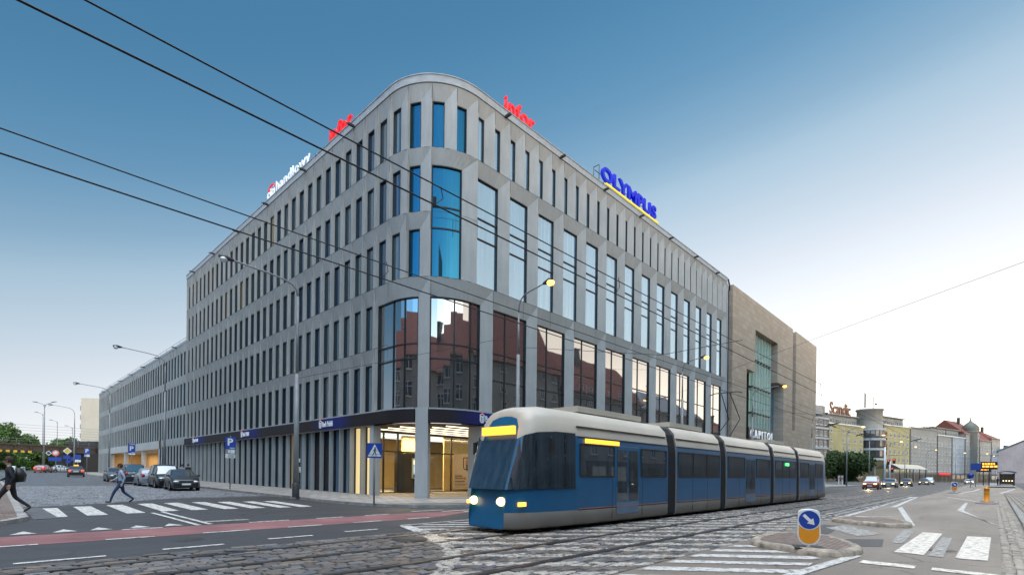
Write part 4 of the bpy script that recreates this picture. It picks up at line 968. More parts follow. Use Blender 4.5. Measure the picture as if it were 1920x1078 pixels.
def car(kind, paint, loc, rz, label, group, lights=False, brake=False, taxi=False):
    K = CARS[kind]; t = thing('parked_car' if not lights else 'car', label, 'car', loc, rz, group)
    L, W = K['L'], K['W']; hw = W/2
    xs = sorted({round(-L/2+L*i/44, 3) for i in range(45)}|{-L/2+.05, L/2-.05})
    def half(x): return hw*(1-.22*abs(x/(L/2))**5)
    def low(x):
        z = .20+.10*max(0, abs(x)-L/2+.35)/.35
        for a in K['ax']:
            if abs(x-a) < .39: z = max(z, math.sqrt(max(0, .39**2-(x-a)**2))+.32)
        return z
    b = MB(); secs = []
    for x in xs:
        h = interp(x, K['hood']); w_ = half(x); zl = min(low(x), h-.12); z1 = min(max(.45, zl+.02), h-.10); z2 = max(z1+.02, .62*h+.12*0)
        z2 = min(z2, h-.06)
        half_ = [(w_*.80, .20), (w_*.965, zl), (w_*.995, z1), (w_, z2), (w_*.965, h-.05), (w_*.90, h), (w_*.45, h+.02), (0, h+.025)]
        secs.append([(x, y, z) for y, z in half_]+[(x, -y, z) for y, z in half_[-2::-1]])
    b.loft(secs, closed=True)
    # roof and pillars
    gx = sorted({x for x, _ in K['roof']}|{K['roof'][0][0]+(K['roof'][-1][0]-K['roof'][0][0])*i/22 for i in range(23)}, reverse=True)
    g = MB(); gs = []
    for x in gx:
        zr = interp(x, K['roof']); zb = interp(x, K['hood'])-.01; f = min(1, max(0, (zr-zb)/.38)); wb = half(x)*.90; wr = hw*(.90-.17*f)
        zs = max(zb+.0, zr-.05)
        gs.append([(x, wb, zb), (x, wr, zs), (x, wr-.09, zr), (x, 0, zr+.025), (x, -(wr-.09), zr), (x, -wr, zs), (x, -wb, zb)])
    def isglass(i, j):
        xm = (gx[i]+gx[i+1])/2
        if j in (0, 5): return not any(abs(xm-p) < .06 for p in K['pill']) and xm < K['roof'][0][0]-.25 and xm > K['roof'][-1][0]+.22
        if j in (2, 3): return xm > K['glass_f'] or xm < K['glass_r']
        return False
    for i in range(len(gx)-1):
        for j in range(6):
            tgt = g if isglass(i, j) else b
            tgt.add([gs[i][j], gs[i][j+1], gs[i+1][j+1], gs[i+1][j]], [(0, 1, 2, 3)], 0, True)
    b.build('body', paint, t); g.build('car_window', M['car_glass'], t)
    for ax in K['ax']:
        for sd_ in (1, -1):
            o = bpy.data.objects.new('wheel', None); COL.objects.link(o); o.parent = t; o.location = (ax, sd_*(hw-.12), WR); o.rotation_euler = (0, 0, 0 if sd_ > 0 else PI); o.empty_display_size = .1
            use(TY, 'tyre', o); use(RI, 'rim', o)
    def lamp(x, y, z, d, m, name):
        q = MB(); n = 10; prof = [(math.cos(a*PI/12), math.sin(a*PI/12)) for a in range(7)]
        q.lathe([(r_, h_) for r_, h_ in prof], (0, 0, 0), 'X', 14); me = q.mesh(name, m); o = use(me, name, t, (x, y, z)); o.scale = d; return o
    zf = interp(L/2-.25, K['hood'])
    for sd_ in (1, -1):
        lamp(L/2-.12, sd_*(half(L/2-.2)-.22), zf-.13, (.17, .20, .085), M['head_on'] if lights else M['lens'], 'headlight')
        zt_ = interp(-L/2+.12, K['hood'])
        lamp(-L/2+.10, sd_*(half(-L/2+.12)-.13), zt_-.14, (-.16, .12, .15), M['tail_on'] if brake else M['tail'], 'tail_light')
        q = MB(); q.loft([[(0, 0, -.05), (.10, 0, -.05), (.10, 0, .06), (0, 0, .07)], [(-.02, sd_*.2, -.07), (.09, sd_*.2, -.06), (.09, sd_*.2, .08), (-.02, sd_*.2, .09)]]); o = q.build('mirror', paint, t); o.location = (.72, sd_*(hw*.90), 1.02)
    q = MB(); q.box((L/2-.02, 0, .46), (.06, .52, .12)); q.build('number_plate', M['white'], t); q = MB(); q.box((-L/2+.03, 0, .72), (.06, .52, .12)); q.build('number_plate', M['white'], t)
    q = MB(); q.box((L/2-.06, 0, .63), (.1, .9, .10)); q.box((L/2-.03, 0, .33), (.1, 1.2, .12)); q.build('grille', M['black'], t)
    q = MB(); q.box((L/2-.025, 0, .70), (.08, .8, .025)); q.build('chrome_strip', M['steel'], t)
    if taxi: q = MB(); q.box((-.2, 0, 1.54), (.2, .5, .14)); q.build('taxi_sign', glow('taxi_sign_light', (1, .5, .05), 1.6), t)
    return t
def cz(x, y): return (x, y, gz(y))
gP = 'cars parked along the side street kerb'
car('hatch', M['pblack'], cz(-6.25, 20.1), R(-96), 'black hatchback facing the crossing, nearest in the row of parked cars', gP)
car('van', M['pblack'], cz(-6.15, 25.2), R(-93), 'black car parked close behind the nearest black hatchback', gP)
car('hatch', M['psilver'], cz(-6.3, 30.0), R(86), 'silver hatchback with red tail lights among the parked cars', gP)
car('van', M['pnavy'], cz(-6.4, 36.6), R(88), 'dark blue parked car behind the silver hatchback', gP)
car('sedan', M['pgrey'], cz(-6.5, 43.6), R(-92), 'dark grey parked car at the far end of the parked row', gP)
car('sedan', M['pblack'], cz(-7.2, 68), R(84), 'black taxi with a lit amber roof sign waiting on the cobbled side street', None, brake=True, taxi=True)
car('hatch', M['pred'], cz(-8.0, 107), R(70), 'red and white car with glowing tail lights under the railway bridge', None, brake=True)
car('sedan', M['pwhite'], cz(-4.8, 115), R(20), 'white car passing behind the black barrier near the bridge', None)
gQ = 'cars with lit headlights on the main street'
car('van', M['pred'], (67.5, -9.9, 0), R(182), 'dark red car with lit headlights, leading the queue beside the round tree', gQ, lights=True)
car('sedan', M['pgrey'], (84.5, -9.9, 0), R(181), 'grey car with lit headlights right behind the dark red one', gQ, lights=True)
car('hatch', M['pblack'], (106, -9.9, 0), R(181), 'dark car with lit headlights, third in the queue on the main street', gQ, lights=True)
car('hatch', M['pgrey'], (104, -7.0, 0), R(181), 'grey car in the kerb lane beside the headlight queue', gQ, lights=False)
car('hatch', M['pnavy'], (133, -10.4, 0), R(181), 'dark blue car with lit headlights, fourth in the queue', gQ, lights=True)
car('van', M['psilver'], (144, -10.6, 0), R(181), 'silver car with lit headlights at the back of the queue', gQ, lights=True)
car('sedan', M['pwhite'], (175, -17.0, 0), R(188), 'white car with lit headlights alone beyond the queue', gQ, lights=True)

# ------------------------------------------------------------------ tram
TX0, TX1, TYC = -6.9, 26.2, -12.03
tram = thing('tram', 'long blue tram with a cream roof passing in front of the office block', 'tram', (TX0, TYC, 0))
M['tblue'] = plain('tram_blue', (.004, .090, .205), .4, .0, var=.12, coat=.15, scale=.7); M['tcream'] = plain('tram_cream_roof', (.50, .44, .36), .55, var=.1, scale=.5, coat=.2)
M['tgrey'] = plain('tram_grey_skirt', (.26, .235, .21), .5, var=.15, scale=.8); M['bellows'] = plain('bellows', (.02, .02, .022), .9)
M['tglass'] = glassy('tram_glass', None, (.008, .014, .022), .2, wav=.02, curtain=(.03, .045, .06), refl=(.75, .88, 1))
PROF = [(-1.10, .13), (-1.19, .19), (-1.20, .56), (-1.20, 1.50), (-1.185, 2.45), (-1.16, 2.66), (-1.06, 3.12), (-.82, 3.38), (-.4, 3.46), (0, 3.48)]
PROF = PROF+[(-y, z) for y, z in PROF[-2::-1]]
def tsec(x, k=1.0, top=1.0, lean=0.0): return [(x+lean*max(0, z-1.1), TYC+y*k, z if z < 1.0 else 1.0+(z-1.0)*top) for y, z in PROF]
def pmat(i, j):
    j = min(j, len(PROF)-2-j)
    return 0 if j < 2 else 1 if j < 5 else 2
secB = [tsec(TX0, .56, .86, .30), tsec(TX0+.22, .74, .92, .22), tsec(TX0+.7, .87, .97, .12), tsec(TX0+1.5, .96, 1.0, .04), tsec(TX0+2.4)]
joints = [TX0+8.3, TX0+13.2, TX0+20.0, TX0+24.9]
def tram_part(name, secs):
    m = MB(); m.loft(secs, mi=1 if name == 'cab' else 0, closed=True, mfun=pmat)
    if name == 'body':
        a, b = secs[0][0][0], secs[-1][0][0]; k = max(2, round((b-a)/1.6)); y = TYC-1.203
        for i in range(1, k): x = a+(b-a)*i/k; m.bb(x-.008, x+.008, y, y+.02, .22, 1.46, 3)
        m.bb(a+.05, b-.05, y, y+.02, .548, .566, 3); m.bb(a+.05, b-.05, y+.018, y+.03, 2.62, 2.645, 3); m.bb(a+.05, b-.05, y+.05, y+.2, 2.93, 2.945, 3)
    return m.build(name, [M['tgrey'], M['tblue'], M['tcream'], M['black']], tram, world=True, fix=False)
edges = [TX0+2.4]+[v for j in joints for v in (j-.35, j+.35)]+[TX1-2.0]
tram_part('cab', secB); tram_part('cab', [tsec(TX1-2.0), tsec(TX1-1.0, .95, 1.0, -.04), tsec(TX1-.4, .85, .96, -.12), tsec(TX1, .60, .88, -.25)])
for a, b in zip(edges[::2], edges[1::2]): tram_part('body', [tsec(a), tsec(b)])
for j in joints:
    m = MB(); n = 9
    m.loft([tsec(j-.35+.7*i/n, .955 if i % 2 else .915, .975) for i in range(n+1)], closed=True, smooth=False); m.build('bellows', M['bellows'], tram, world=True)
def pane(name, x0, x1, z0, z1, mat, parent=tram, out=.004, fr=True, side=-1):
    y = TYC+side*(1.2+out); m = MB(); dy = .012*(z1-z0)
    m.poly([(x0, y, z0), (x1, y, z0), (x1, y-side*dy, z1), (x0, y-side*dy, z1)]); return m.build(name, mat, parent, world=True)
def tframe(x0, x1, z0, z1, par, side=-1):
    m = MB(); y = TYC+side*1.204
    for (a, b, c, d_) in ((x0, x1, z0-.03, z0+.01), (x0, x1, z1-.01, z1+.03), (x0-.03, x0+.01, z0, z1), (x1-.01, x1+.03, z0, z1)): m.bb(a, b, y-.006, y+.02, c, d_)
    m.build('window_frame', M['black'], par, world=True)
doors = []
for a, b in zip(edges[::2], edges[1::2]):
    L = b-a
    if L > 4.5: doors.append((a+L*.5-.68, a+L*.5+.68))
    n0 = a+.12
    segs = [(a+.12, a+L*.5-.8), (a+L*.5+.8, b-.12)] if L > 4.5 else [(a+.12, b-.12)]
    for s0, s1_ in segs:
        k = max(1, round((s1_-s0)/1.5)); wd = (s1_-s0)/k
        for i in range(k):
            o = pane('window', s0+i*wd+.04, s0+(i+1)*wd-.04, 1.52, 2.42, M['tglass'], out=.006); tframe(s0+i*wd+.04, s0+(i+1)*wd-.04, 1.52, 2.42, o)
for x0, x1 in doors:
    o = pane('door', x0, x1, .34, 2.48, plain('tram_door', (.10, .16, .24), .4), out=.010)
    for q in range(2):
        p = pane('door_glass', x0+.05+q*.68, x0+.63+q*.68, .75, 2.35, M['tglass'], parent=o, out=.016)
ld = [(TX0+2.75, TX0+4.6), (TX0+14.2, TX0+15.9)]
for a, b in ld[:1]: pane('side_display', a, b, 2.47, 2.60, M['led'], out=.02)
pane('green_display', TX0+22.2, TX0+22.9, 2.18, 2.34, M['led_green'], out=.03)
for a, b in zip(edges[::2], edges[1::2]):
    m = MB(); y = TYC-1.205; m.bb(a+.1, b-.1, y-.004, y+.02, .585, .60); m.build('side_stripe', plain('orange_line', (.5, .16, .06), .5), tram, world=True)
# windscreen follows the nose
m = MB(); ws = []
for (x, k, tp, ln) in ((TX0, .56, .86, .30), (TX0+.22, .74, .92, .22), (TX0+.7, .87, .97, .12), (TX0+1.5, .96, 1.0, .04), (TX0+2.35, 1.0, 1.0, 0)):
    row = []
    for z in (1.18, 1.7, 2.2, 2.72): row.append((x+ln*max(0, z-1.1)-.03, TYC-(1.2-.02*(z-1.2))*k*1.008-.01, 1+(z-1)*tp))
    ws.append(row)
for sgn in (1, -1):
    for i in range(4):
        for j in range(3):
            q = [ws[i][j], ws[i+1][j], ws[i+1][j+1], ws[i][j+1]]; m.poly([(p[0], TYC+sgn*(p[1]-TYC), p[2]) for p in q], smooth=True)
for j in range(3):
    a, b = ws[0][j], ws[0][j+1]; m.poly([a, b, (b[0], 2*TYC-b[1], b[2]), (a[0], 2*TYC-a[1], a[2])])
m.build('windscreen', M['tglass'], tram, world=True)
m = MB(); m.box((TX0+.44, TYC, 2.72), (.1, 1.2, .22)); m.build('front_display', M['led'], tram, world=True)
for sgn in (1, -1):
    m = MB(); m.lathe([(0, -.09), (.08, -.07), (.115, 0), (.115, .06)], (TX0+.02, TYC+sgn*.52, .84), 'X', 14); m.build('headlight', M['head_on'], tram, world=True)
    m = MB(); m.box((TX0+.35, TYC+sgn*.98, .78), (.25, .06, .1)); m.build('indicator', M['amber'], tram, world=True)
    m = MB(); m.tube([(TX0+1.3, TYC+sgn*1.15, 2.55), (TX0+.95, TYC+sgn*1.42, 2.5)], .02, 5); m.box((TX0+.93, TYC+sgn*1.45, 2.3), (.08, .12, .36)); m.build('mirror', M['black'], tram, world=True)
    m = MB(); m.box((TX1+.02, TYC+sgn*.55, .85), (.05, .2, .12)); m.build('tail_light', M['tail_on'], tram, world=True)
m = MB(); m.poly([(TX1-.25+.0, TYC-.62, 1.3), (TX1-.25, TYC+.62, 1.3), (TX1-.55, TYC+.6, 2.6), (TX1-.55, TYC-.6, 2.6)]); m.build('rear_window', M['tglass'], tram, world=True)
for c in (TX0+4.2, TX0+10.7, TX0+16.6, TX0+22.4, TX1-4):
    m = MB(); m.bb(c-1.2, c+1.2, TYC-.95, TYC+.95, .22, .30)
    for dx in (-.9, .9):
        for sgn in (-.72, .72): m.lathe([(0, -.06), (.30, -.06), (.33, .05), (0, .05)], (c+dx, TYC+sgn, .335), 'Y', 18)
    m.build('bogie', M['black'], tram, world=True)
m = MB(); m.bb(TX0+2.6, TX1-2.2, TYC-1.05, TYC+1.05, .10, .24); m.build('underframe', M['black'], tram, world=True)
for a, b in ((9.2, 12.2), (3.2, 7), (21, 24)): m = MB(); m.bb(TX0+a, TX0+b, TYC-.62, TYC+.62, 3.46, 3.64); m.build('roof_box', M['tcream'], tram, world=True)
m = MB(); px = TX0+16.6
for sgn in (-.35, .35):
    m.tube([(px-.5, TYC+sgn, 3.5), (px+1.1, TYC+sgn*.8, 4.5), (px-.1, TYC+sgn*.6, 5.68)], .025, 5)
m.tube([(px-.1, TYC-.8, 5.66), (px-.1, TYC-.55, 5.74), (px-.1, TYC+.55, 5.74), (px-.1, TYC+.8, 5.66)], .025, 5); m.build('pantograph', M['pole_dark'], tram, world=True)

tn_ = 0
for x0, x1 in ((TX0+3.2, TX0+7.6), (TX0+9, TX0+12.4), (TX0+14, TX0+19.5), (TX0+21, TX0+24)):
    x = x0
    while x < x1: m = MB(); m.box((x, TYC-.55, 1.05), (.45, .9, .5)); m.box((x+.2, TYC-.55, 1.45), (.1, .9, .7)); m.build('seat', M['pnavy'], tram, world=True); x += .95
# ------------------------------------------------------------------ traffic islands and bollards
def island(label, outline, h=.13, kmat='kerb_old', top='pave_red', r=.09):
    c = Vector((sum(p[0] for p in outline)/len(outline), sum(p[1] for p in outline)/len(outline), 0))
    t = thing('traffic_island', label, 'traffic island', c)
    P = []
    n = len(outline)
    for i in range(n):
        a, b = Vector((*outline[i], 0)), Vector((*outline[(i+1) % n], 0)); k = max(1, int((b-a).length/.22))
        for j in range(k): P.append(a+(b-a)*(j/k))
    m = MB(); k = MB(); N_ = len(P)
    sm = [(P[i-2]+P[i-1]*2+P[i]*3+P[(i+1) % N_]*2+P[(i+2) % N_])/9 for i in range(N_)]
    inn = []
    secs = []
    for i in range(N_):
        d = (sm[(i+1) % N_]-sm[i-1]).normalized(); nn = Vector((-d.y, d.x, 0)); p = sm[i]; j = 1-.10*((i % 4) == 0)
        secs.append([tuple(p-c+Vector((0, 0, -.02))), tuple(p-c+nn*.01+Vector((0, 0, h*.65*j))), tuple(p-c+nn*.07+Vector((0, 0, h*j))), tuple(p-c+nn*.2+Vector((0, 0, h*j+.005))), tuple(p-c+nn*.22+Vector((0, 0, h-.03)))])
        inn.append(tuple(p-c+nn*.21+Vector((0, 0, h-.015))))
    secs.append(secs[0]); k.loft(secs, closed=False, caps=False); k.build('kerb_stones', M[kmat], t)
    m.poly(inn); m.build('paving', M[top], t); return t
island('brick-paved traffic island with worn kerb stones under the nearest yellow bollard', [(-4.15, -17.75), (-4.6, -18.7), (-4.8, -19.3), (-4.5, -19.75), (-3.4, -19.85), (-2.75, -19.6), (-1.6, -18.95), (-1.2, -18.5), (-1.7, -17.55), (-3.0, -17.5)][::1])
island('empty brick-paved traffic island in the road beyond the nearest yellow bollard', [(4.6, -17.55), (3.85, -18.6), (3.55, -19.6), (4.0, -19.95), (5.2, -19.85), (6.4, -19.3), (6.5, -17.7)])
island('low traffic island edge in front of the tram nose', [(-4.4, -9.05), (-4.55, -9.9), (-4.2, -10.35), (3, -10.35), (3.4, -9.9), (3, -9.0)], .12)
island('small dark island under the second yellow arrow bollard', [(54.5, -18.2), (54.0, -19.1), (63, -19.2), (64, -18.3)], .12, 'kerb')
island('long low island under the plain yellow post at right', [(27.2, -20.95), (27.0, -22.05), (31, -22.1), (31.2, -21.0)], .1, 'kerb')
def bollard(label, loc, rz, arrow=True, s=1.0, sign='arrow'):
    t = thing('traffic_bollard', label, 'bollard', loc, rz, 'yellow traffic bollards')
    w2, h = .215*s, .80*s
    def outl(k, y, z0=.05): 
        p = []
        W_ = w2*k
        for a in range(13): q = PI+PI*a/12; p.append((W_*math.cos(q), y, z0+W_*1.05+ (W_*1.05)*math.sin(q)))
        top = h
        for a in range(9): q = PI*a/8; p.append((W_*.92*math.cos(q)*1.0, y, top-.10*s+(.10*s-(1-k)*.2)*math.sin(q)**.7))
        return p
    m = MB(); ds = (-.055, -.07, .07, .055)
    m.loft([outl(.95, ds[0]*s), outl(1.0, -.04*s), outl(1.0, .04*s), outl(.95, ds[3]*s)], smooth=False); m.build('shell', M['white'], t)
    m = MB(); W_ = w2*.86; y = -.058*s; p = []
    for a in range(13): q = PI+PI*a/12; p.append((W_*math.cos(q), y, .085*s+W_*1.0+W_*math.sin(q)))
    p += [(W_*.98, y, .56*s), (-W_*.98, y, .56*s)]; m.poly(p); m.build('yellow_face', M['orange'], t)
    cz_ = .575*s; rr = .188*s
    m = MB(); m.poly([(rr*1.1*math.cos(a*PI/16), y-.003, cz_+rr*1.1*math.sin(a*PI/16)) for a in range(32)]); m.build('sign_rim', M['white'], t)
    m = MB(); m.poly([(rr*math.cos(a*PI/16), y-.006, cz_+rr*math.sin(a*PI/16)) for a in range(32)]); d = m.build('blue_disc', M['blue_sign'] if arrow else M['black'], t)
    d_, e = Vector((.707, -.707)), Vector((.707, .707)); L_a = rr*.75
    pt = [(-L_a, .16), (L_a*.15, .16), (L_a*.15, .42), (L_a, 0), (L_a*.15, -.42), (L_a*.15, -.16), (-L_a, -.16)]
    m = MB(); m.poly([((d_*u+e*v*rr).x, y-.009, cz_+(d_*u+e*v*rr).y) for u, v in pt]); m.build('arrow', M['white'], d)
    m = MB(); m.lathe([(.055*s, -.02), (.055*s, .1)], (0, 0, 0), n=12); m.build('foot', M['white'], t); return t
b1 = bollard('yellow bollard with a blue arrow disc, nearest to the camera on a brick island', (-4.30, -19.0, .11), R(-70))
m = MB(); m.box((0, 0, .006), (.55, .55, .02)); m.build('base_plate', M['black'], b1)
bollard('yellow bollard with a dark arrow disc farther along the tram track', (58.6, -18.7, .12), R(-75), s=1.35)
bollard('small yellow arrow bollard in the middle of the far side street', (-11.0, 101, gz(101)), R(0), s=1.35)
t = thing('yellow_post', 'plain yellow round post with a domed cap on the low island at right', 'post', (28.6, -21.5, .08))
m = MB(); m.lathe([(.20, 0), (.20, .05), (.145, .07), (.135, .82), (.15, .83), (.15, .87), (.09, .95), (.03, .98), (.03, 1.04), (0, 1.05)], (0, 0, 0), n=18); m.build('post_body', M['orange'], t)
m = MB(); m.lathe([(.14, .60), (.142, .64), (.14, .68)], (0, 0, 0), n=18); m.build('reflective_ring', M['yellow'], t)

# ------------------------------------------------------------------ street lamps
def street_lamp(loc, h, arm, label, group, lit=False, r=.11, rise=1.0, thick=None):
    t = thing('street_lamp', label, 'street lamp', loc, 0, group)
    m = MB(); th = thick or h*.78
    m.tube([(0, 0, 0), (0, 0, th)], [r, r*.8], 12); m.tube([(0, 0, th), (0, 0, h)], [r*.55, r*.42], 10); m.build('pole', M['pole'], t)
    m = MB(); m.lathe([(r*1.25, 0), (r*1.25, .75), (r*1.05, .78)], (0, 0, 0), n=12); m.build('pole_base', M['pole_dark'], t)
    ax, ay = arm; L = math.hypot(ax, ay); ux, uy = ax/L, ay/L
    pts = [(0, 0, h-.05)]+[(ux*L*f, uy*L*f, h+rise*z) for f, z in ((.02, .35), (.08, .60), (.18, .75), (.4, .86), (.85, 1.0))]
    m = MB(); m.tube(pts, r*.32, 8); m.build('arm', M['pole'], t)
    m = MB(); a, b = Vector(pts[-1]), Vector((ax, ay, h+rise*1.03)); dd = (b-a).normalized()
    m.tube([a-dd*.1, a+dd*.08, a+dd*.3, b], [r*.45, .10, .15, .06], 10); hd = m.build('lamp_head', M['pole_dark'], t)
    m = MB(); c_ = a+dd*.38-Vector((0, 0, .09)); m.lathe([(0, -.17), (.13, -.13), (.20, -.03), (.16, .05), (0, .07)], c_, n=12); m.build('lens', M['lamp_on'] if lit else M['lens'], hd)
    return t
gL = 'street lamps along the side street'; gM = 'street lamps along the main street'
L1 = street_lamp((-4.3, 5.7, .15), 10.9, (-3.9, 0), 'thick grey street lamp pole by the zebra crossing, nearest on the side street', gL, r=.15, rise=.95, thick=6.7)
m = MB(); m.box((.12, -.16, 1.5), (.02, .22, .3)); m.box((.1, -.17, 2.0), (.02, .16, .2)); m.build('flyer', M['white'], L1)
street_lamp((-4.3, 34.3, .25), 11.0, (-3.9, 0), 'second street lamp along the side street, behind the row of parked cars', gL, rise=1.1)
street_lamp((-4.35, 63.2, .45), 10.9, (-3.7, 0), 'third street lamp along the side street, against the low wing', gL, rise=1.1)
street_lamp((-4.6, 97, .7), 10.4, (-3.5, 0), 'tall curved street lamp just before the railway bridge', gL, rise=1.5)
street_lamp((2.7, -4.2, .13), 9.6, (0, -2.0), 'lit street lamp standing in front of the lower glass floors', gM, lit=True, rise=1.1)
street_lamp((21.5, -4.2, .13), 9.5, (0, -1.75), 'second lit street lamp on the main street, before the end of the office block', gM, lit=True, rise=.9)
street_lamp((37.4, -4.2, .13), 9.5, (0, -3.0), 'lit street lamp with a long arm in front of the theatre window', gM, lit=True, rise=.75)
street_lamp((60.6, -4.2, .13), 8.6, (0, -1.8), 'unlit street lamp past the theatre corner', gM, rise=1.2)

# ------------------------------------------------------------------ buildings down the main street
FA, FD = Vector((177.86, 10.73)), (Vector((236.5, -4.53))-Vector((177.86, 10.73))).normalized()
FN = Vector((FD.y, -FD.x))          # out of the facade, towards the street
def windows_for(wx, z0, zs, w_, h_, par, mats, d=.15, name='window'):
    """one shared window mesh (frame proud of the wall, pane set in it) copied to every opening"""
    m = MB(); t_ = .07
    m.poly([(-w_/2, .02, 0), (w_/2, .02, 0), (w_/2, .02, h_), (-w_/2, .02, h_)], 0)
    for a in (-w_/2, w_/2-t_, -t_/2): m.bb(a, a+t_, -.05, .05, 0, h_, 1)
    for z in (0, h_-t_, h_*.66): m.bb(-w_/2, w_/2, -.045, .045, z, z+t_, 1)
    m.bb(-w_/2-.1, w_/2+.1, -.16, 0, -.1, 0, 2)
    me = m.mesh(name, mats); n = 0
    for z in zs:
        for x in wx: use(me, name, par, (x, -.03, z)); n += 1
    return n
M['fglass'] = glassy('far_window_glass', None, (.02, .022, .026), .08, curtain=(.05, .05, .05), refl=(.9, .92, 1)); M['wframe'] = plain('white_window_frame', (.6, .6, .58), .5)
M['roof_red'] = bricky('red_roof_tiles', (.23, .065, .042), (.18, .05, .035), (.07, .025, .02), .35, .4, .03)
M['roof_grey'] = plain('grey_metal_roof', (.17, .19, .22), .5, .2)
M['olive'] = concrete('olive_render', (.40, .34, .17)); M['greyr'] = concrete('grey_render', (.29, .275, .255)); M['paleb'] = concrete('pale_blue_render', (.37, .39, .43)); M['cream_r'] = concrete('cream_render', (.40, .36, .31)); M['pinkr'] = concrete('pinkish_render', (.50, .41, .40)); M['darkr'] = plain('dark_facade', (.05, .05, .055), .5)
M['shop'] = glassy('shop_glass', None, (.03, .025, .02), .14, curtain=(.08, .06, .04)); M['dark_stone'] = concrete('dark_ground_floor', (.13, .12, .11))
def block(name, label, u0, u1, H, mat, depth=14, nx=6, z0w=4.3, step=3.25, floors=5, ww=1.1, wh=1.6, setback=None, roof=None, origin=None, d=None, ground='dark_stone', skip=(), cat='building', group=None):
    """a block along the bent street line; local x along the facade, local -y towards the street"""
    dd = d or FD; o = origin or FA
    p = o+dd*u0; t = thing(name, label, cat, (p.x, p.y, 0), math.atan2(dd.y, dd.x), group)
    W = u1-u0-.05; m = MB(); m.bb(0, W, .0, depth, -.5, H); m.build('wall', mat, t)
    if ground:
        m = MB(); m.bb(.2, W-.2, -.12, .05, 0, 3.6); m.build('ground_floor', M[ground], t)
        k = max(2, int(W/4)); 
        for i in range(k): q = MB(); q.bb(W*(i+.12)/k, W*(i+.88)/k, -.16, -.1, .4, 3.0); q.build('shop_window', M['shop'], t)
    xs = [W*(i+.5)/nx for i in range(nx) if i not in skip]
    windows_for(xs, 0, [z0w+step*k for k in range(floors)], ww, wh, t, [M['fglass'], M['wframe'], M['wframe']])
    m = MB(); m.bb(-.05, .5, -.14, -.02, 0, H-.1); m.build('dark_gap_strip', M['darkr'], t)  # added dark band, stands for the dark gap between neighbouring blocks
    m = MB(); m.bb(-.15, W+.1, -.35, .3, H, H+.35); m.build('cornice', M['wframe'] if setback else mat, t)
    if setback:
        m = MB(); m.bb(.3, W-.3, 2.0, depth, H+.35, H+3.2); m.bb(0, W, 1.2, depth, H+3.2, H+3.5); s_ = m.build('attic', M['greyr'], t)
        windows_for([W*(i+.5)/nx for i in range(nx)], 0, [H+.8], 1.3, 1.8, t, [M['fglass'], M['wframe'], M['wframe']], name='attic_window')
        for w_ in [c for c in kids(t) if c.name.startswith('attic_window')]: w_.location.y = 1.95
        m = MB(); 
        for i in range(int(W/1.5)+1): m.bb(i*1.5, i*1.5+.08, -.1, -.04, H+.35, H+1.4)
        m.bb(0, W, -.1, -.04, H+1.35, H+1.42); m.bb(0, W, -.08, -.06, H+.6, H+.66); m.bb(0, W, -.08, -.06, H+.95, H+1.0); m.build('railing', M['pole_dark'], t)
    if roof:
        kind, rh, rm = roof
        m = MB(); e = .5
        if kind == 'gable':
            m.prism([(-.1, -e, H), (-.1, depth/2, H+rh), (-.1, depth+e, H), (-.1, depth/2, H-.05)], (W+.2, 0, 0))
        else:
            m.add([(-e, -e, H), (W+e, -e, H), (W+e, depth+e, H), (-e, depth+e, H), (W*.3, depth*.5, H+rh), (W*.7, depth*.5, H+rh)], [(0, 1, 5, 4), (1, 2, 5), (2, 3, 4, 5), (3, 0, 4), (0, 3, 2, 1)])
        rf = m.build('roof', M[rm], t)
        m = MB(); cx = W*.6; m.bb(cx, cx+1.2, depth*.35, depth*.35+.9, H+rh*.5, H+rh+1.3); m.bb(cx-.1, cx+1.3, depth*.35-.1, depth*.35+1.0, H+rh+1.3, H+rh+1.5); m.build('chimney', M['darkr'], rf)
    return t
bA = block('stair_tower', 'dark glazed stair block with pale floor bands, squeezed behind the theatre corner', -24, -16.2, 19.5, M['darkr'], nx=3, floors=5, ww=1.7, wh=2.2)
for i in range(6): m = MB(); m.bb(-.1, 7.7, -.4, .1, 4+i*3.0, 4.55+i*3.0); m.build('floor_band', M['flash'], bA)
m = MB(); m.bb(.3, 7.2, .5, 1.0, 20.6, 23.2); m.build('roof_panel', M['pole'], bA)
bB = block('hotel_wing', 'olive hotel wing with a set-back attic under brown rooftop letters', -16, 6.5, 18.0, M['olive'], nx=6, floors=5, step=2.75, setback=True, skip=(1,), wh=1.5, ww=1.25)
M['brown_l'] = plain('brown_letters', (.16, .06, .035), .5)
place_text(text_mesh('Scandic', 1, .3, .02, M['brown_l']), 'lettering', None, (0, 0, 0), (1, 0, 0), (0, 0, 1), width=13.2, height=4.0)
o = bpy.data.objects['lettering'] if False else [x for x in COL.objects if x.type == 'MESH' and x.parent is None and x.name.startswith('lettering')][-1]
sgn_ = thing('roof_sign', 'brown mixed-case letters standing on the olive hotel roof', 'roof sign', (0, 0, 0)); p = FA+FD*(-9.0)-FN*3; sgn_.location = (p.x, p.y, 21.7); sgn_.rotation_euler = (0, 0, math.atan2(FD.y, FD.x)); o.parent = sgn_
m = MB(); m.bb(-.2, 13.4, .15, .25, -.25, .0); m.bb(-.2, 13.4, .3, .4, .8, .9); m.build('support_frame', M['pole_dark'], sgn_)
p = FA+FD*12.9
bC = thing('hotel_tower', 'round hotel corner tower with dark window bands and a pale drum on top', 'building', (p.x, p.y, 0), math.atan2(FD.y, FD.x))
m = MB(); rt = 4.2
m.lathe([(0, 7.2), (rt-.6, 7.2), (rt, 7.6), (rt, 18.0)], (0, 1.0, 0), n=40); m.build('wall', M['darkr'], bC)
m = MB()
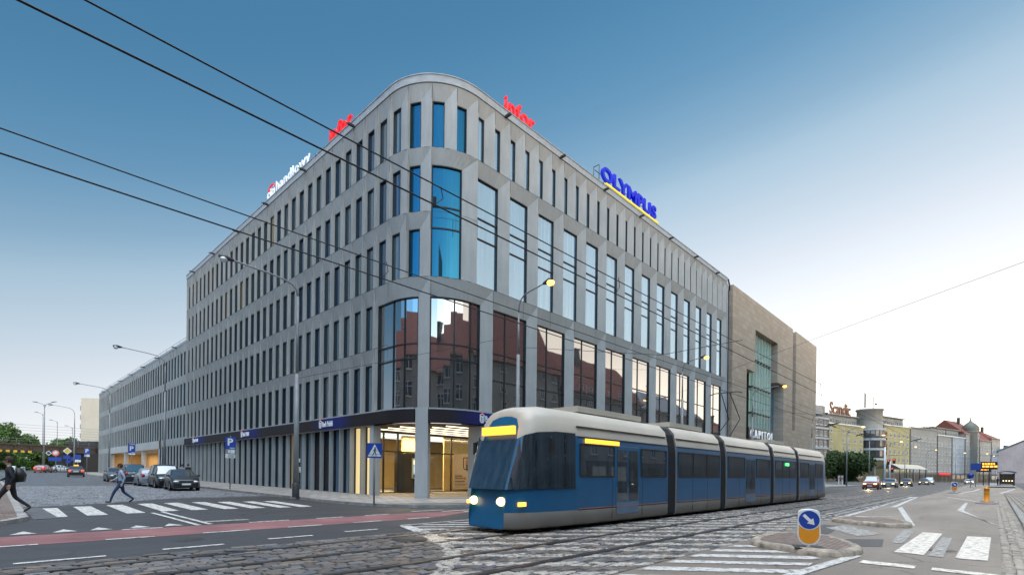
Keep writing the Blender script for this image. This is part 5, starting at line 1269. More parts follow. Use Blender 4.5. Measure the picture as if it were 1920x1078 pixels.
for i in range(4): m.lathe([(rt+.1, 7.3+i*3.3), (rt+.35, 7.3+i*3.3), (rt+.35, 8.0+i*3.3), (rt+.1, 8.0+i*3.3)], (0, 1.0, 0), n=40, smooth=False)
m.build('floor_band', M['flash'], bC)
for i in range(3):
    for a in range(9):
        an = R(198+a*18); q = MB(); q.bb(-.55, .55, -.03, .03, 0, 1.9); q2 = q.build('window', M['fglass'], bC); q2.location = ((rt+.03)*math.cos(an), 1+(rt+.03)*math.sin(an), 8.6+i*3.3); q2.rotation_euler = (0, 0, an+PI/2)
m = MB(); m.lathe([(rt-.5, 18.0), (rt-.5, 24.0), (rt-.2, 24.0), (rt-.2, 24.5), (0, 24.6)], (0, 1.0, 0), n=40); m.build('drum', M['cream_r'], bC)
m = MB()
for x, h in ((-3.5, 5.2), (-3.0, 4.8), (2.5, 4.2)): m.tube([(x, 1, 24.8), (x, 1, 24.8+h)], .12, 6)
m.box((3.4, .5, 26.6), (1.4, .3, .5)); m.build('antenna', M['pole_dark'], bC)
m = MB(); m.tube([(0, -.5, 0), (0, -.5, 7.5)], .45, 12); m.build('column', M['greyr'], bC)
bD = block('hotel_wing', 'olive hotel wing right of the round tower with vertical brown letters', 20.6, 41.6, 19.7, M['olive'], nx=6, floors=5, step=2.85, setback=True, wh=1.6, ww=1.25)
o = place_text(text_mesh('Scandic', 1, .3, .02, M['brown_l']), 'lettering', None, (0, 0, 0), (0, 0, 1), (-1, 0, 0), width=7.8, height=2.4); o.parent = bD; o.location = (1.6, -.5, 9.5)
bE = block('office_wing', 'grey office wing with a roof railing after the olive hotel', 41.8, 66.2, 20.0, M['greyr'], nx=8, floors=5, step=2.8, ww=1.25, wh=1.6)
m = MB()
for i in range(18): m.bb(i*1.4, i*1.4+.1, -.1, 0, 20.35, 21.5)
m.bb(0, 24, -.1, 0, 21.45, 21.6); m.bb(0, 24, -.06, -.02, 20.9, 21.0); m.build('railing', M['pole_dark'], bE)
bF = block('grey_house', 'grey six-storey house with a boxed roof terrace and red shop sign', 66.5, 81.0, 18.4, M['greyr'], nx=5, floors=4, step=3.3, setback=True)
m = MB(); m.bb(.8, 12, -.5, -.2, 2.9, 3.6); m.build('shop_sign', M['red'], bF)
bG = block('grey_house', 'pale grey house between the boxed terrace house and the red-roofed one', 81.2, 95, 18.4, M['paleb'], nx=5, floors=4, step=3.3, setback=True)
bH = block('tenement_house', 'old cream tenement with a red tiled roof and a small onion dome', 95.3, 112, 20.4, M['cream_r'], nx=5, floors=5, step=3.3, roof=('gable', 6.5, 'roof_red'), ww=1.2, wh=2.0)
m = MB(); m.lathe([(2.6, 0), (2.6, 21.6), (2.9, 21.6), (2.9, 22.0)], (8.2, .6, 0), n=16); m.build('corner_bay', M['cream_r'], bH)
m = MB(); m.lathe([(2.9, 22.0), (3.0, 22.9), (2.7, 24.0), (1.7, 25.2), (.7, 26.0), (.22, 26.8), (.09, 28.4), (0, 28.5)], (8.2, .6, 0), n=20); m.build('dome', plain('green_grey_dome', (.12, .12, .10), .6, .2), bH)
windows_for([8.2], 0, [5+3.5*k for k in range(5)], 1.3, 2.0, bH, [M['fglass'], M['wframe'], M['wframe']], name='bay_window')
for w_ in [c for c in kids(bH) if c.name.startswith('bay_window')]: w_.location.y = -2.02
bI = block('tenement_house', 'cream tenement with a steep red roof right of the onion dome', 112.2, 127, 18.4, M['cream_r'], nx=5, floors=4, step=3.4, roof=('gable', 6.5, 'roof_red'), ww=1.2, wh=2.0)
bJ = block('tenement_house', 'last corner tenement of the row with a hipped brown-red roof', 127.2, 139.5, 19.9, M['cream_r'], nx=4, floors=4, step=3.5, roof=('hip', 4.6, 'roof_red'), ww=1.2, wh=2.0)
# the other side of the street
t = thing('gable_house', 'pinkish windowless gable wall of a house at the right edge', 'building', (262, -23.4, 0), -PI/2)
m = MB(); m.prism([(0, 0, -.5), (26, 0, -.5), (26, 0, 21.0), (14, 0, 19.8), (0, 0, 12.4)], (0, 16, 0)); m.build('wall', M['pinkr'], t)
m = MB(); m.prism([(-.4, -.2, 12.4), (14, -.2, 20.0), (26.2, -.2, 21.2), (26.2, -.2, 21.8), (14, -.2, 20.5), (-.4, -.2, 12.9)], (0, 16.4, 0)); m.build('roof', M['roof_grey'], t)
block('white_house', 'small white house in the gap beside the pinkish gable', 0, 14, 12.6, M['paleb'], nx=4, floors=3, step=3.4, origin=Vector((300, -21)), d=Vector((.5, -.86)), roof=('hip', 3, 'roof_grey'))
# row opposite the office block: seen as reflections in its glass
OD = Vector((-1, 0))
block('tenement_house', 'tall old tenement with a steep red roof opposite the office corner', 0, 30, 19.6, M['cream_r'], nx=9, floors=5, step=3.5, roof=('gable', 12, 'roof_red'), origin=Vector((58, -36)), d=OD, ww=1.2, wh=2.1)
block('tenement_house', 'second tenement opposite the office, with a lower red roof', 0, 30, 17.5, M['greyr'], nx=8, floors=5, step=3.2, roof=('gable', 9, 'roof_red'), origin=Vector((88.5, -36)), d=OD, ww=1.2, wh=2.0)
block('tenement_house', 'third tenement opposite the office, with a green-grey roof', 0, 34, 16.8, M['cream_r'], nx=9, floors=4, step=3.4, roof=('hip', 6, 'roof_grey'), origin=Vector((123, -36)), d=OD, ww=1.2, wh=2.0)
block('tenement_house', 'fourth tenement opposite the office, plain and lower', 0, 50, 14.0, M['olive'], nx=12, floors=4, step=3.0, roof=('gable', 5, 'roof_red'), origin=Vector((174, -37)), d=OD)
block('corner_house', 'old grey corner tenement behind the camera across the crossing', 0, 30, 17.0, M['greyr'], nx=8, floors=4, step=3.5, roof=('gable', 8, 'roof_red'), origin=Vector((26.5, -37)), d=OD, ww=1.2, wh=2.0)
block('corner_house', 'brown-roofed tenement behind the camera, next to the brick church', 0, 36, 16.0, M['cream_r'], nx=9, floors=4, step=3.4, roof=('gable', 8, 'roof_red'), origin=Vector((-4.2, -38)), d=OD, ww=1.2, wh=2.0)
block('corner_house', 'red-roofed tenement on the far left corner of the crossing', 0, 34, 17.0, M['cream_r'], nx=9, floors=4, step=3.5, roof=('gable', 8, 'roof_red'), origin=Vector((-48, -18)), d=Vector((0, -1)), ww=1.2, wh=2.0)
t = thing('church', 'brick church with a tall pointed spire behind the camera', 'church', (-46, -62, 0))
m = MB(); m.bb(-5, 5, -5, 5, 0, 30); m.bb(-20, -5, -7, 7, 0, 18); m.build('wall', bricky('red_bricks', (.20, .075, .05), (.15, .055, .04), (.1, .09, .08), .3, .1), t)
m = MB(); m.add([(-5.2, -5.2, 30), (5.2, -5.2, 30), (5.2, 5.2, 30), (-5.2, 5.2, 30), (0, 0, 62)], [(0, 1, 4), (1, 2, 4), (2, 3, 4), (3, 0, 4)]); m.build('spire', M['roof_red'], t)

block('tenement_house', 'long grey tenement with a red roof on the other side of the side street', 0, 46, 16.5, M['greyr'], nx=12, floors=4, step=3.5, roof=('gable', 8, 'roof_red'), origin=Vector((-36, -6)), d=Vector((0, 1)), ww=1.2, wh=2.0)
# ------------------------------------------------------------------ beyond the side street: viaduct, slab block
V0, V1 = Vector((-62, 100)), Vector((4, 139)); VD = (V1-V0).normalized(); VL = (V1-V0).length
vt = thing('railway_viaduct', 'rusty steel railway bridge with a yellow and black chequered edge', 'bridge', (V0.x, V0.y, .75), math.atan2(VD.y, VD.x))
M['rust'] = plain('rusty_steel', (.085, .062, .048), .8, var=.35, bmp=.3)
m = MB(); m.bb(-30, VL+14, 0, .35, 4.55, 5.75); m.bb(-30, VL+14, .0, 7, 5.75, 6.1); m.bb(-30, VL+14, -.25, .6, 5.75, 5.95); m.bb(-30, VL+14, -.2, .5, 4.5, 4.62)
for i in range(34): m.bb(-28+i*3, -27.85+i*3, -.2, 0, 4.6, 5.75)
m.build('girder', M['rust'], vt)
m = MB()
for i in range(48): m.bb(-2+i*1.35, -1.3+i*1.35, -.26, -.2, 4.15, 4.62, 0); m.bb(-1.3+i*1.35, -.65+i*1.35, -.25, -.2, 4.15, 4.62, 1)
m.build('chequered_edge', [M['yellow'], M['black']], vt)
m = MB()
for i in range(44): m.tube([(-28+i*2.5, .1, 6.1), (-28+i*2.5, .1, 7.2)], .04, 5)
m.tube([(-28, .1, 7.2), (VL+12, .1, 7.2)], .04, 5); m.tube([(-28, .1, 6.7), (VL+12, .1, 6.7)], .03, 5); m.build('railing', M['pole'], vt)
m = MB(); m.bb(VL-3, VL+26, -.5, 9, -1, 4.5); m.bb(VL-.5, VL+26, -.6, 9, 4.5, 7.6); m.build('abutment', bricky('sooty_bricks', (.05, .04, .035), (.035, .03, .028), (.03, .03, .03), .3, .1), vt)
m = MB(); m.lathe([(0, 0), (.75, 0), (.75, .06), (0, .06)], (33.5, -.3, 5.4), 'Y', 20); sg = m.build('round_sign', M['white'], vt)
m = MB(); m.tube([(33.5+.7*math.cos(a*PI/12), -.40, 5.4+.7*math.sin(a*PI/12)) for a in range(25)], .07, 5); m.build('red_ring', M['red'], sg)
m = MB(); m.bb(33.1, 33.3, -.42, -.38, 5.2, 5.6); m.bb(33.42, 33.62, -.42, -.38, 5.2, 5.6); m.bb(33.74, 33.94, -.42, -.38, 5.2, 5.6); m.build('sign_digits', M['black'], sg)
ct = thing('slab_block', 'tall cream windowless gable of a slab block behind the bridge', 'building', (7.7, 207, 0), R(-48))
m = MB(); m.bb(0, 14, 0, 30, 0, 25.9); m.build('wall', plain('cream_wall', (.56, .47, .37), .8, var=.06, scale=.3, kind='pos'), ct)
for i in range(7): m = MB(); m.bb(-.8, 0, .6, 24, 2.5+i*3.2, 4.2+i*3.2); m.build('balcony', M['pole'], ct)

# ------------------------------------------------------------------ trees
def tree(name, label, loc, H, r, mat, group=None, n=2600, trunk_h=.3, seed=1, ls=.32, flat=.8):
    rnd = random.Random(seed); t = thing(name, label, 'tree', loc, 0, group)
    m = MB(); th = H*trunk_h
    m.tube([(0, 0, -.1), (.05, .03, th*.6), (.0, .1, th), (.1, .0, H*.6)], [r*.085, r*.065, r*.055, r*.02], 8)
    lobes = []
    for k in range(13):
        a = rnd.random()*2*PI; rr = r*(.2+.55*rnd.random()); z = th+(H-th)*(.15+.7*rnd.random()); c = Vector((rr*math.cos(a), rr*math.sin(a), z))
        k_ = 1-.55*abs((z-th)/(H-th)-.4); lobes.append((c, r*(.28+.24*rnd.random())*k_)); m.tube([(0, 0, th*.8), c*.5+Vector((0, 0, th*.45)), c], [r*.035, r*.022, r*.008], 5)
    lobes.append((Vector((0, 0, H*.62)), r*.55))
    m.build('trunk', M['trunk'], t)
    f = MB()
    for _ in range(n):
        c, lr = rnd.choice(lobes); d = Vector((rnd.gauss(0, 1), rnd.gauss(0, 1), rnd.gauss(0, 1))).normalized(); p = c+d*lr*(.55+.5*rnd.random()**.6); p.z = max(p.z, th*.7)
        u = (d+Vector((rnd.gauss(0, .6), rnd.gauss(0, .6), rnd.gauss(0, .6)))).normalized().orthogonal().normalized(); v = d.cross(u).normalized(); s_ = ls*(.6+.8*rnd.random())
        f.add([p-u*s_, p+v*s_*.55-u*.1*s_, p+u*s_, p-v*s_*.55+u*.1*s_], [(0, 1, 2, 3)], 0, False)
    f.build('crown', mat, t, fix=False); return t
tree('round_tree', 'dense round dark green tree on the pavement in front of the olive hotel', (112, 1.5, .1), 6.6, 5.3, M['leaf'], n=7000, seed=3, trunk_h=.17, ls=.34)
gT = 'trees around the railway bridge'
TR = [(-24, 170, 14.5, 7, 'leaf2', 'broad green tree behind the bridge at the left edge'), (-10, 240, 17, 8, 'leaf2', 'tall green tree seen above the bridge deck'), (-14, 165, 8, 5, 'leaf', 'low dark tree seen under the bridge, left'), (-2, 175, 9, 6, 'leaf2', 'green tree under the bridge, behind the red car'), (6, 190, 10, 6, 'leaf', 'dark tree under the bridge, near the abutment'), (-34, 160, 12, 6.5, 'leaf2', 'leftmost green tree filling the space under the bridge'), (-5, 262, 15, 7, 'leaf2', 'pale green tree above the bridge, middle'), (8, 258, 13, 7, 'leaf2', 'low tree above the bridge, right of the lamps'), (-18, 200, 9, 6.5, 'leaf', 'dark tree under the bridge behind the bollards')]
for i, (x, y, H, r, lm, lab) in enumerate(TR): tree('street_tree', lab, (x, y, .7), H, r, M[lm], gT, n=1900, seed=20+i, trunk_h=.2, ls=.55)

# ------------------------------------------------------------------ signs
def post(t, h, r=.035, m='pole'):
    q = MB(); q.tube([(0, 0, 0), (0, 0, h)], r, 10); return q.build('post', M[m], t)
def plate(t, name, cx, cz, w_, h_, m, y=-.05, th=.02):
    q = MB(); q.box((cx, y, cz), (w_, th, h_)); return q.build(name, m if not isinstance(m, str) else M[m], t)
def lay(mesh, name, par, cx, cz, w_, h_, y):
    xs = [v.co.x for v in mesh.vertices]; ys = [v.co.y for v in mesh.vertices]
    for v in mesh.vertices: c = v.co.copy(); v.co = (cx-w_/2+(c.x-min(xs))/(max(xs)-min(xs))*w_, y-c.z, cz-h_/2+(c.y-min(ys))/(max(ys)-min(ys))*h_)
    return use(mesh, name, par)
def face(x, y): return math.atan2(CAM.y-y, CAM.x-x)+PI/2        # turn a sign's front (-y) to the viewer's street
# pedestrian crossing sign
x, y = -3.92, -1.6
t = thing('crossing_sign', 'square blue pedestrian crossing sign on a thin post by the pavement corner', 'road sign', (x, y, .13), face(x, y)+.05)
post(t, 2.65); pl0 = plate(t, 'sign_plate', 0, 2.40, .66, .66, 'blue_sign')
q = MB(); q.prism([(-.29, -.066, 2.14), (.29, -.066, 2.14), (0, -.066, 2.68)], (0, .004, 0)); q.build('white_triangle', M['white'], pl0)
q = MB(); yy = -.070
q.poly([(.02+.035*math.cos(a*PI/6), yy, 2.52+.035*math.sin(a*PI/6)) for a in range(12)])
for pts in ([(-.01, 2.48), (.05, 2.48), (.04, 2.33), (-.03, 2.33)], [(-.03, 2.335), (.01, 2.335), (-.06, 2.18), (-.11, 2.18)], [(.0, 2.335), (.04, 2.335), (.09, 2.18), (.05, 2.18)], [(-.01, 2.47), (.01, 2.45), (-.08, 2.36), (-.095, 2.375)], [(.03, 2.47), (.05, 2.46), (.11, 2.37), (.095, 2.36)], [(-.24, 2.22), (-.12, 2.22), (-.12, 2.235), (-.24, 2.235)], [(.1, 2.22), (.24, 2.22), (.24, 2.235), (.1, 2.235)]):
    q.poly([(a, yy-.0005, b) for a, b in pts])
q.build('walking_figure', M['black'], pl0)
def p_sign(loc, rz, label, extra, s=1.0, word=False, group='blue parking signs'):
    t = thing('parking_sign', label, 'road sign', loc, rz, group); post(t, 3.75*s)
    a = plate(t, 'sign_plate', 0, 3.25*s, .64*s, .86*s, 'blue_sign')
    lay(text_mesh('P', 1, .01, .03, M['white']), 'letter', a, 0, 3.33*s, .34*s, .50*s, -.068)
    q = MB()
    for i in range(7): q.box((-.02+i*.045*s, -.064, 2.9*s), (.03*s, .008, .05*s))
    q.build('small_lettering', M['white'], a)
    if extra > 0:
        b = plate(t, 'lower_plate', 0, 2.65*s, .62*s, .32*s, 'steel'); q = MB(); q.box((.14*s, -.064, 2.65*s), (.26*s, .006, .24*s)); q.box((-.08*s, -.064, 2.66*s), (.1*s, .006, .2*s)); q.build('white_symbols', M['white'], b)
    if extra > 1:
        c = plate(t, 'lower_plate', 0, 2.33*s, .62*s, .28*s, 'white'); q = MB()
        for i in range(3):
            for k in range(5): q.box((-.12*s+k*.085*s, -.064, 2.41*s-i*.075*s), ((.06+.02*((i+k) % 2))*s, .006, .03*s))
        q.build('small_lettering', M['black'], c)
    return t
p_sign((-3.9, 17.5, .25), face(-3.9, 17.5), 'blue parking sign with two small plates under it, nearest on the side pavement', 2)
t = p_sign((-4.2, 49.7, .45), face(-4.2, 49.7), 'blue parking sign with a taxi line above, in front of the lit garage bays', 0, 1.05)
t2 = plate(t, 'top_plate', 0, 3.98, .66, .26, 'blue_sign'); lay(text_mesh('TAXI', 1, .01, .02, M['white']), 'letters', t2, 0, 3.98, .5, .16, -.068); plate(t, 'lower_plate', 0, 2.86, .62, .16, 'white')
p_sign((-4.3, 84, .6), face(-4.3, 84), 'blue parking sign with a white plate beside the bridge abutment', 1, 1.15)
# sign cluster before the bridge
def board(name, label, loc, specs, h, rz=None, group=None):
    t = thing(name, label, 'road sign', loc, face(loc[0], loc[1]) if rz is None else rz, group); post(t, h, .05)
    for (kind, cx, cz, w_, h_, m) in specs:
        if kind == 'sq': plate(t, 'sign_plate', cx, cz, w_, h_, m)
        elif kind == 'dia':
            q = MB(); q.prism([(cx-w_/2, -.06, cz), (cx, -.06, cz-w_/2), (cx+w_/2, -.06, cz), (cx, -.06, cz+w_/2)], (0, .02, 0)); a = q.build('sign_plate', M['white'], t)
            q = MB(); k = w_*.36; q.poly([(cx-k, -.064, cz), (cx, -.064, cz-k), (cx+k, -.064, cz), (cx, -.064, cz+k)]); q.build('yellow_diamond', M[m], a)
        elif kind == 'disc': q = MB(); q.lathe([(0, -.012), (w_/2, -.012), (w_/2, .012), (0, .012)], (cx, -.06, cz), 'Y', 20); q.build('sign_plate', M[m], t)
        elif kind == 'ring':
            q = MB(); q.lathe([(0, -.012), (w_/2, -.012), (w_/2, .012), (0, .012)], (cx, -.06, cz), 'Y', 20); a = q.build('sign_plate', M['white'], t)
            q = MB(); q.tube([(cx+w_*.42*math.cos(i*PI/10), -.08, cz+w_*.42*math.sin(i*PI/10)) for i in range(21)], w_*.05, 5); q.build('red_ring', M['red'], a)
    return t
board('road_sign', 'cluster of yellow diamond, round and blue signs under the railway bridge', (-4.9, 104, .75), [('dia', 0, 4.1, 1.3, 0, 'yellow'), ('sq', -.1, 2.9, 1.0, .7, 'blue_sign'), ('sq', 1.0, 2.6, 1.1, .7, 'blue_sign'), ('sq', .1, 2.1, .7, .5, 'blue_sign')], 4.2)
board('road_sign', 'round red-ringed sign and blue board left of the yellow diamond sign', (-6.6, 103, .75), [('ring', 0, 3.6, 1.0, 0, 'white'), ('sq', -.1, 2.5, 1.8, .7, 'blue_sign'), ('dia', -.95, 3.6, .9, 0, 'rust')], 3.9)
board('road_sign', 'small blue arrow sign with a white plate at the foot of the curved lamp', (-4.4, 94, .7), [('sq', 0, 2.9, .8, .8, 'blue_sign'), ('sq', 0, 2.2, .8, .4, 'white')], 3.3)
board('crossing_sign', 'blue crossing sign far down the main street near the amber displays', (118, -19.4, 0), [('sq', 0, 3.9, 1.5, 1.3, 'blue_sign')], 4.5)
board('road_sign', 'round blue sign on a short post in front of the distant shelter', (104, -19.0, 0), [('disc', 0, 2.1, .9, 0, 'blue_sign')], 2.3)
board('road_sign', 'round red-ringed sign beside a blue square hung high at the right edge', (128, -27.3, 0), [('ring', 0, 8.4, 1.1, 0, 'white'), ('sq', 1.2, 8.4, 1.1, 1.1, 'blue_sign')], 9)
q = MB(); q.box((-10.6, 0, 0), (0, 0, 0))
t = thing('white_bollard', 'plain white bollard beside the small arrow bollard in the far side street', 'bollard', (-12.2, 102, .75)); q = MB(); q.lathe([(.38, 0), (.38, 1.05), (.33, 1.12), (0, 1.15)], (0, 0, 0), n=14); q.build('post_body', M['white'], t)
t = thing('yellow_bollard', 'orange bollard at the foot of a pole under the bridge', 'bollard', (-14.8, 112, .75)); q = MB(); q.lathe([(.4, 0), (.4, 1.3), (.3, 1.45), (0, 1.5)], (0, 0, 0), n=14); q.build('post_body', M['orange'], t)
t = thing('barrier', 'black pedestrian railing beside the road under the bridge', 'barrier', (-7.5, 104, .75), R(-12)); q = MB()
for i in range(9): q.bb(i*.55-.03, i*.55+.03, -.03, .03, 0, 1.1)
q.bb(0, 4.4, -.03, .03, 1.05, 1.12); q.bb(0, 4.4, -.03, .03, .12, .18); q.build('bars', M['pole_dark'], t)
gB = 'lamp poles around the railway bridge'
def twin(loc, h, label, both=True, r=.12):
    t = thing('street_lamp', label, 'street lamp', loc, R(-50), gB); q = MB(); q.tube([(0, 0, 0), (0, 0, h)], [r, r*.6], 8); q.build('pole', M['pole'], t)
    for sg in ((1, -1) if both else (-1,)):
        q = MB(); q.tube([(0, 0, h-.6), (sg*.3, 0, h), (sg*1.6, 0, h+.45)], .05, 6); q.build('arm', M['pole'], t)
        q = MB(); q.tube([(sg*1.5, 0, h+.43), (sg*2.5, 0, h+.55)], [.09, .05], 6); q.build('lamp_head', M['pole_dark'], t)
twin((-7.6, 112, .75), 13.2, 'double-armed street lamp rising in front of the bridge')
twin((-4.5, 165, .75), 15.5, 'single-armed lamp pole right behind the bridge deck', False)
twin((-1.2, 170, .75), 14.0, 'lamp pole behind the bridge, second from the slab block', False)
twin((2.6, 176, .75), 13.0, 'short lamp pole behind the bridge, nearest the slab block', False)
twin((-15.2, 118, .75), 10.8, 'pale lamp pole at the left end of the bridge', False)

# ------------------------------------------------------------------ things down the main street
gN = 'poles and lamps in the distance of the main street'
def far_lamp(loc, h, label, arm=(0, -2.2), lit=True):
    t = thing('street_lamp', label, 'street lamp', loc, 0, gN); q = MB(); q.tube([(0, 0, 0), (0, 0, h)], [.11, .07], 8); q.build('pole', M['pole'], t)
    q = MB(); q.tube([(0, 0, h-.1), (arm[0]*.1, arm[1]*.15, h+.6), (arm[0]*.5, arm[1]*.5, h+.9), (arm[0], arm[1], h+1.0)], .045, 6); q.build('arm', M['pole'], t)
    q = MB(); q.lathe([(0, -.14), (.24, -.08), (.3, 0), (.15, .1), (0, .12)], (arm[0], arm[1], h+1.0), n=10); q.build('lamp_head', M['lamp_far'] if lit else M['pole_dark'], t)
far_lamp((82, -4.4, .1), 8.6, 'lit lamp beyond the theatre, above the round tree')
far_lamp((103, -4.4, .1), 8.6, 'lit lamp in front of the hotel tower')
far_lamp((127, -4.6, .1), 8.6, 'lit lamp in front of the right hotel wing')
far_lamp((152, -5.0, .1), 8.6, 'lit lamp in front of the grey office wing')
far_lamp((178, -7.5, .1), 8.8, 'lit lamp before the boxed terrace house')
far_lamp((205, -13, .1), 8.8, 'small lit lamp before the onion-domed house')
far_lamp((215, -22.5, .1), 8.8, 'small lit lamp before the pinkish gable', (0, 2.0))
far_lamp((250, -24.2, .1), 9.2, 'smallest lit lamp left of the pinkish gable', (0, 2.0))
t = thing('signal_pole', 'tall white double pole with dark signal boxes beside the headlight queue', 'traffic light', (121, -4.6, .1), 0)
q = MB(); q.tube([(0, 0, 0), (0, 0, 8.2)], [.20, .16], 10); q.tube([(2.6, -.6, 0), (2.6, -.6, 5.2)], [.16, .14], 10); q.build('pole', M['white'], t)
for (x, y, z) in ((.3, -.6, 4.9), (1.9, -1.1, 3.2), (3.0, -1.3, 5.2)): q = MB(); q.box((x, y, z), (.5, .5, 1.1)); sb = q.build('signal_box', M['black'], t); q = MB(); q.lathe([(0, 0), (.13, 0), (.1, -.03), (0, -.04)], (x-.26, y, z+.3), 'X', 10); q.build('signal_lens', M['led_red'], sb)
q = MB(); q.tube([(0, 0, 6.3), (-.3, -4.0, 6.5)], .05, 6); q.build('arm', M['pole'], t)
def led_board(loc, h, label, rows, w_=3.2):
    t = thing('display_board', label, 'display board', loc, face(loc[0], loc[1]), 'amber tram stop displays'); post(t, h, .09, 'pole_dark')
    b = plate(t, 'board', 0, h-.6, w_, 1.5, 'black', -.1, .2); q = MB(); rnd = random.Random(4)
    for i in range(rows):
        x = -w_/2+.2
        while x < w_/2-.4: l = .2+.35*rnd.random(); q.box((x+l/2, -.22, h-.25-i*.52), (l, .02, .36)); x += l+.12
    q.build('amber_characters', M['led'], b); return t
led_board((122, -21.3, 0), 4.8, 'amber display board on a dark pole by the tram shelter', 2, 2.4)
led_board((150, -20.2, 0), 4.6, 'smaller amber display farther left, before the domed house', 2, 2.6)
t = thing('tram_shelter', 'dark glass tram shelter with a curved roof on the platform at right', 'shelter', (136, -23.0, .2), R(0))
for (x, y) in ((0, 0), (9, 0), (0, -2.2), (9, -2.2)): q = MB(); q.tube([(x, y, 0), (x, y, 2.7)], .06, 6); q.build('post', M['pole_dark'], t)
q = MB()
for i in range(10): q.bb(i, i+.05, -2.25, -2.2, 0, 2.6)
q.bb(0, 9.05, -2.24, -2.21, 1.2, 1.28); q.build('back_frame', M['pole_dark'], t)
q = MB(); q.loft([[(-.4, -2.6+3*i/6, 2.7+.35*math.sin(PI*i/6)) for i in range(7)], [(9.5, -2.6+3*i/6, 2.7+.35*math.sin(PI*i/6)) for i in range(7)]], closed=False, caps=False); q.loft([[(-.4, -2.6+3*i/6, 2.78+.35*math.sin(PI*i/6)) for i in range(7)], [(9.5, -2.6+3*i/6, 2.78+.35*math.sin(PI*i/6)) for i in range(7)]], closed=False, caps=False); q.build('roof', M['pole_dark'], t)
q = MB(); q.poly([(0, -2.2, .2), (9, -2.2, .2), (9, -2.2, 2.5), (0, -2.2, 2.5)]); q.poly([(0, 0, .2), (0, -2.2, .2), (0, -2.2, 2.5), (0, 0, 2.5)]); q.build('glass_wall', M['shop'], t)
q = MB()
for i in range(4): q.lathe([(0, 0), (.13, 0), (0, .1)], (-.05, -.5-.45*i, 1.0), 'X', 8)
q.build('lamp_row', M['lamp_far'], t)
sheet('tram_platform', [[(112, -20.9), (220, -21.2), (220, -26), (112, -25)]], .16, M['pave'])
t = thing('bus_canopy', 'pale arched canopy in front of the grey office wing', 'canopy', (150, -1.5, 0), math.atan2(FD.y, FD.x))
q = MB(); q.loft([[(0, -3+6*i/8, 4.0+1.3*math.sin(PI*i/8)) for i in range(9)], [(17, -3+6*i/8, 4.0+1.3*math.sin(PI*i/8)) for i in range(9)]], closed=False, caps=False); q.build('roof', plain('canopy_roof', (.45, .40, .32), .5), t)
for i in range(5): q = MB(); q.tube([(i*4.1, -2.8, 0), (i*4.1, -2.8, 4.0)], .1, 6); q.build('column', M['pole_dark'], t)
t = thing('utility_box', 'white utility box on the pavement left of the round tree', 'cabinet', (104.5, .6, .13), 0); q = MB(); q.bb(-.5, .5, -.35, .35, .1, 1.7); q.bb(-.55, .55, -.4, .4, 1.7, 1.78); q.bb(-.5, .5, -.35, .35, 0, .1); q.build('case', M['white'], t); q = MB(); q.box((0, -.36, 1.2), (.5, .03, .5)); q.build('panel', M['pole_dark'], t)

# ------------------------------------------------------------------ overhead wires
M['wire'] = plain('black_wire', (.012, .012, .013), .6)
gW = 'overhead wires above the tram tracks'
def wire(pts, r, label, group=gW, sag=0.0, name='overhead_wire'):
    P = []
    for a, b in zip(pts[:-1], pts[1:]):
        a, b = Vector(a), Vector(b); n = max(2, int((b-a).length/2.5))
        for i in range(n): f = i/n; P.append(a+(b-a)*f-Vector((0, 0, sag*4*f*(1-f))))
    P.append(Vector(pts[-1])); q = MB(); q.tube(P, r, 6); o = q.build(name, M['wire'], fix=False); return tag(o, label, 'wire', group)
def pair(y, zc, zm, lab1, lab2, z2=None):
    c = [(-70, y, zc)]+[(x, y, zc) for x in (-40, -4, 30, 62, 94, 126, 170, 230)]
    me = [(-70, y, zm), (-38, y, zm+.02)]; x0 = -38
    wire(c, .013, lab1); m_ = [(-70, y, zm)]+[(x, y, zm+(z2 or 0)*(1 if x > 10 else 0)) for x in (-38, 14, 46, 78, 110, 142, 180, 230)]
    w_ = wire(m_, .011, lab2, sag=.22)
    return w_
wa = pair(-15.2, 5.88, 6.42, 'lower contact wire of the nearer tram track, sweeping from the upper left', 'upper carrying wire of the nearer tram track, highest at the upper left')
wb = pair(-12.03, 5.80, 6.35, 'lower contact wire above the tram, crossing the facade from the left edge', 'upper carrying wire above the tram, crossing the facade from the left edge')
def dropper(x, y, z0, z1, label):
    q = MB(); q.tube([(x, y, z0), (x+.05, y, (z0+z1)/2), (x-.12, y, z1)], .008, 5); q.tube([(x-.12, y, z1-.02), (x-.12, y, z1+.12)], .03, 6); o = q.build('wire_dropper', M['wire'], fix=False); tag(o, label, 'wire hanger', 'droppers between the overhead wires')
dropper(-11.0, -15.2, 6.22, 5.88, 'short bent dropper between the wires in front of the blue corner glass')
dropper(-5.6, -15.2, 6.3, 5.88, 'short dropper between the wires in front of the tall windows')
dropper(-10.0, -12.03, 6.2, 5.8, 'short dropper on the left wires before the left facade')
wire([(41.6, -.3, 13.4), (19, -40, 16.4)], .012, 'thin span wire rising from the office corner to the right edge', 'span wires fixed to buildings')
wire([(41.6, -.2, 12.6), (30, -12, 6.6), (14, -15.2, 6.5)], .011, 'thin span wire falling from the office end to the tram wires', 'span wires fixed to buildings')
wire([(2.7, -4.2, 8.0), (2.7, -12.03, 6.4), (2.7, -15.2, 6.45)], .010, 'cross wire from the nearest lit lamp over the tracks', 'span wires fixed to buildings')
wire([(37.4, -4.2, 8.3), (37.6, -15.2, 6.4)], .010, 'cross wire from the theatre lamp over the tracks', 'span wires fixed to buildings')
wire([(60.6, -4.2, 8.0), (60.6, -15.2, 6.4)], .010, 'cross wire from the unlit lamp past the theatre', 'span wires fixed to buildings')
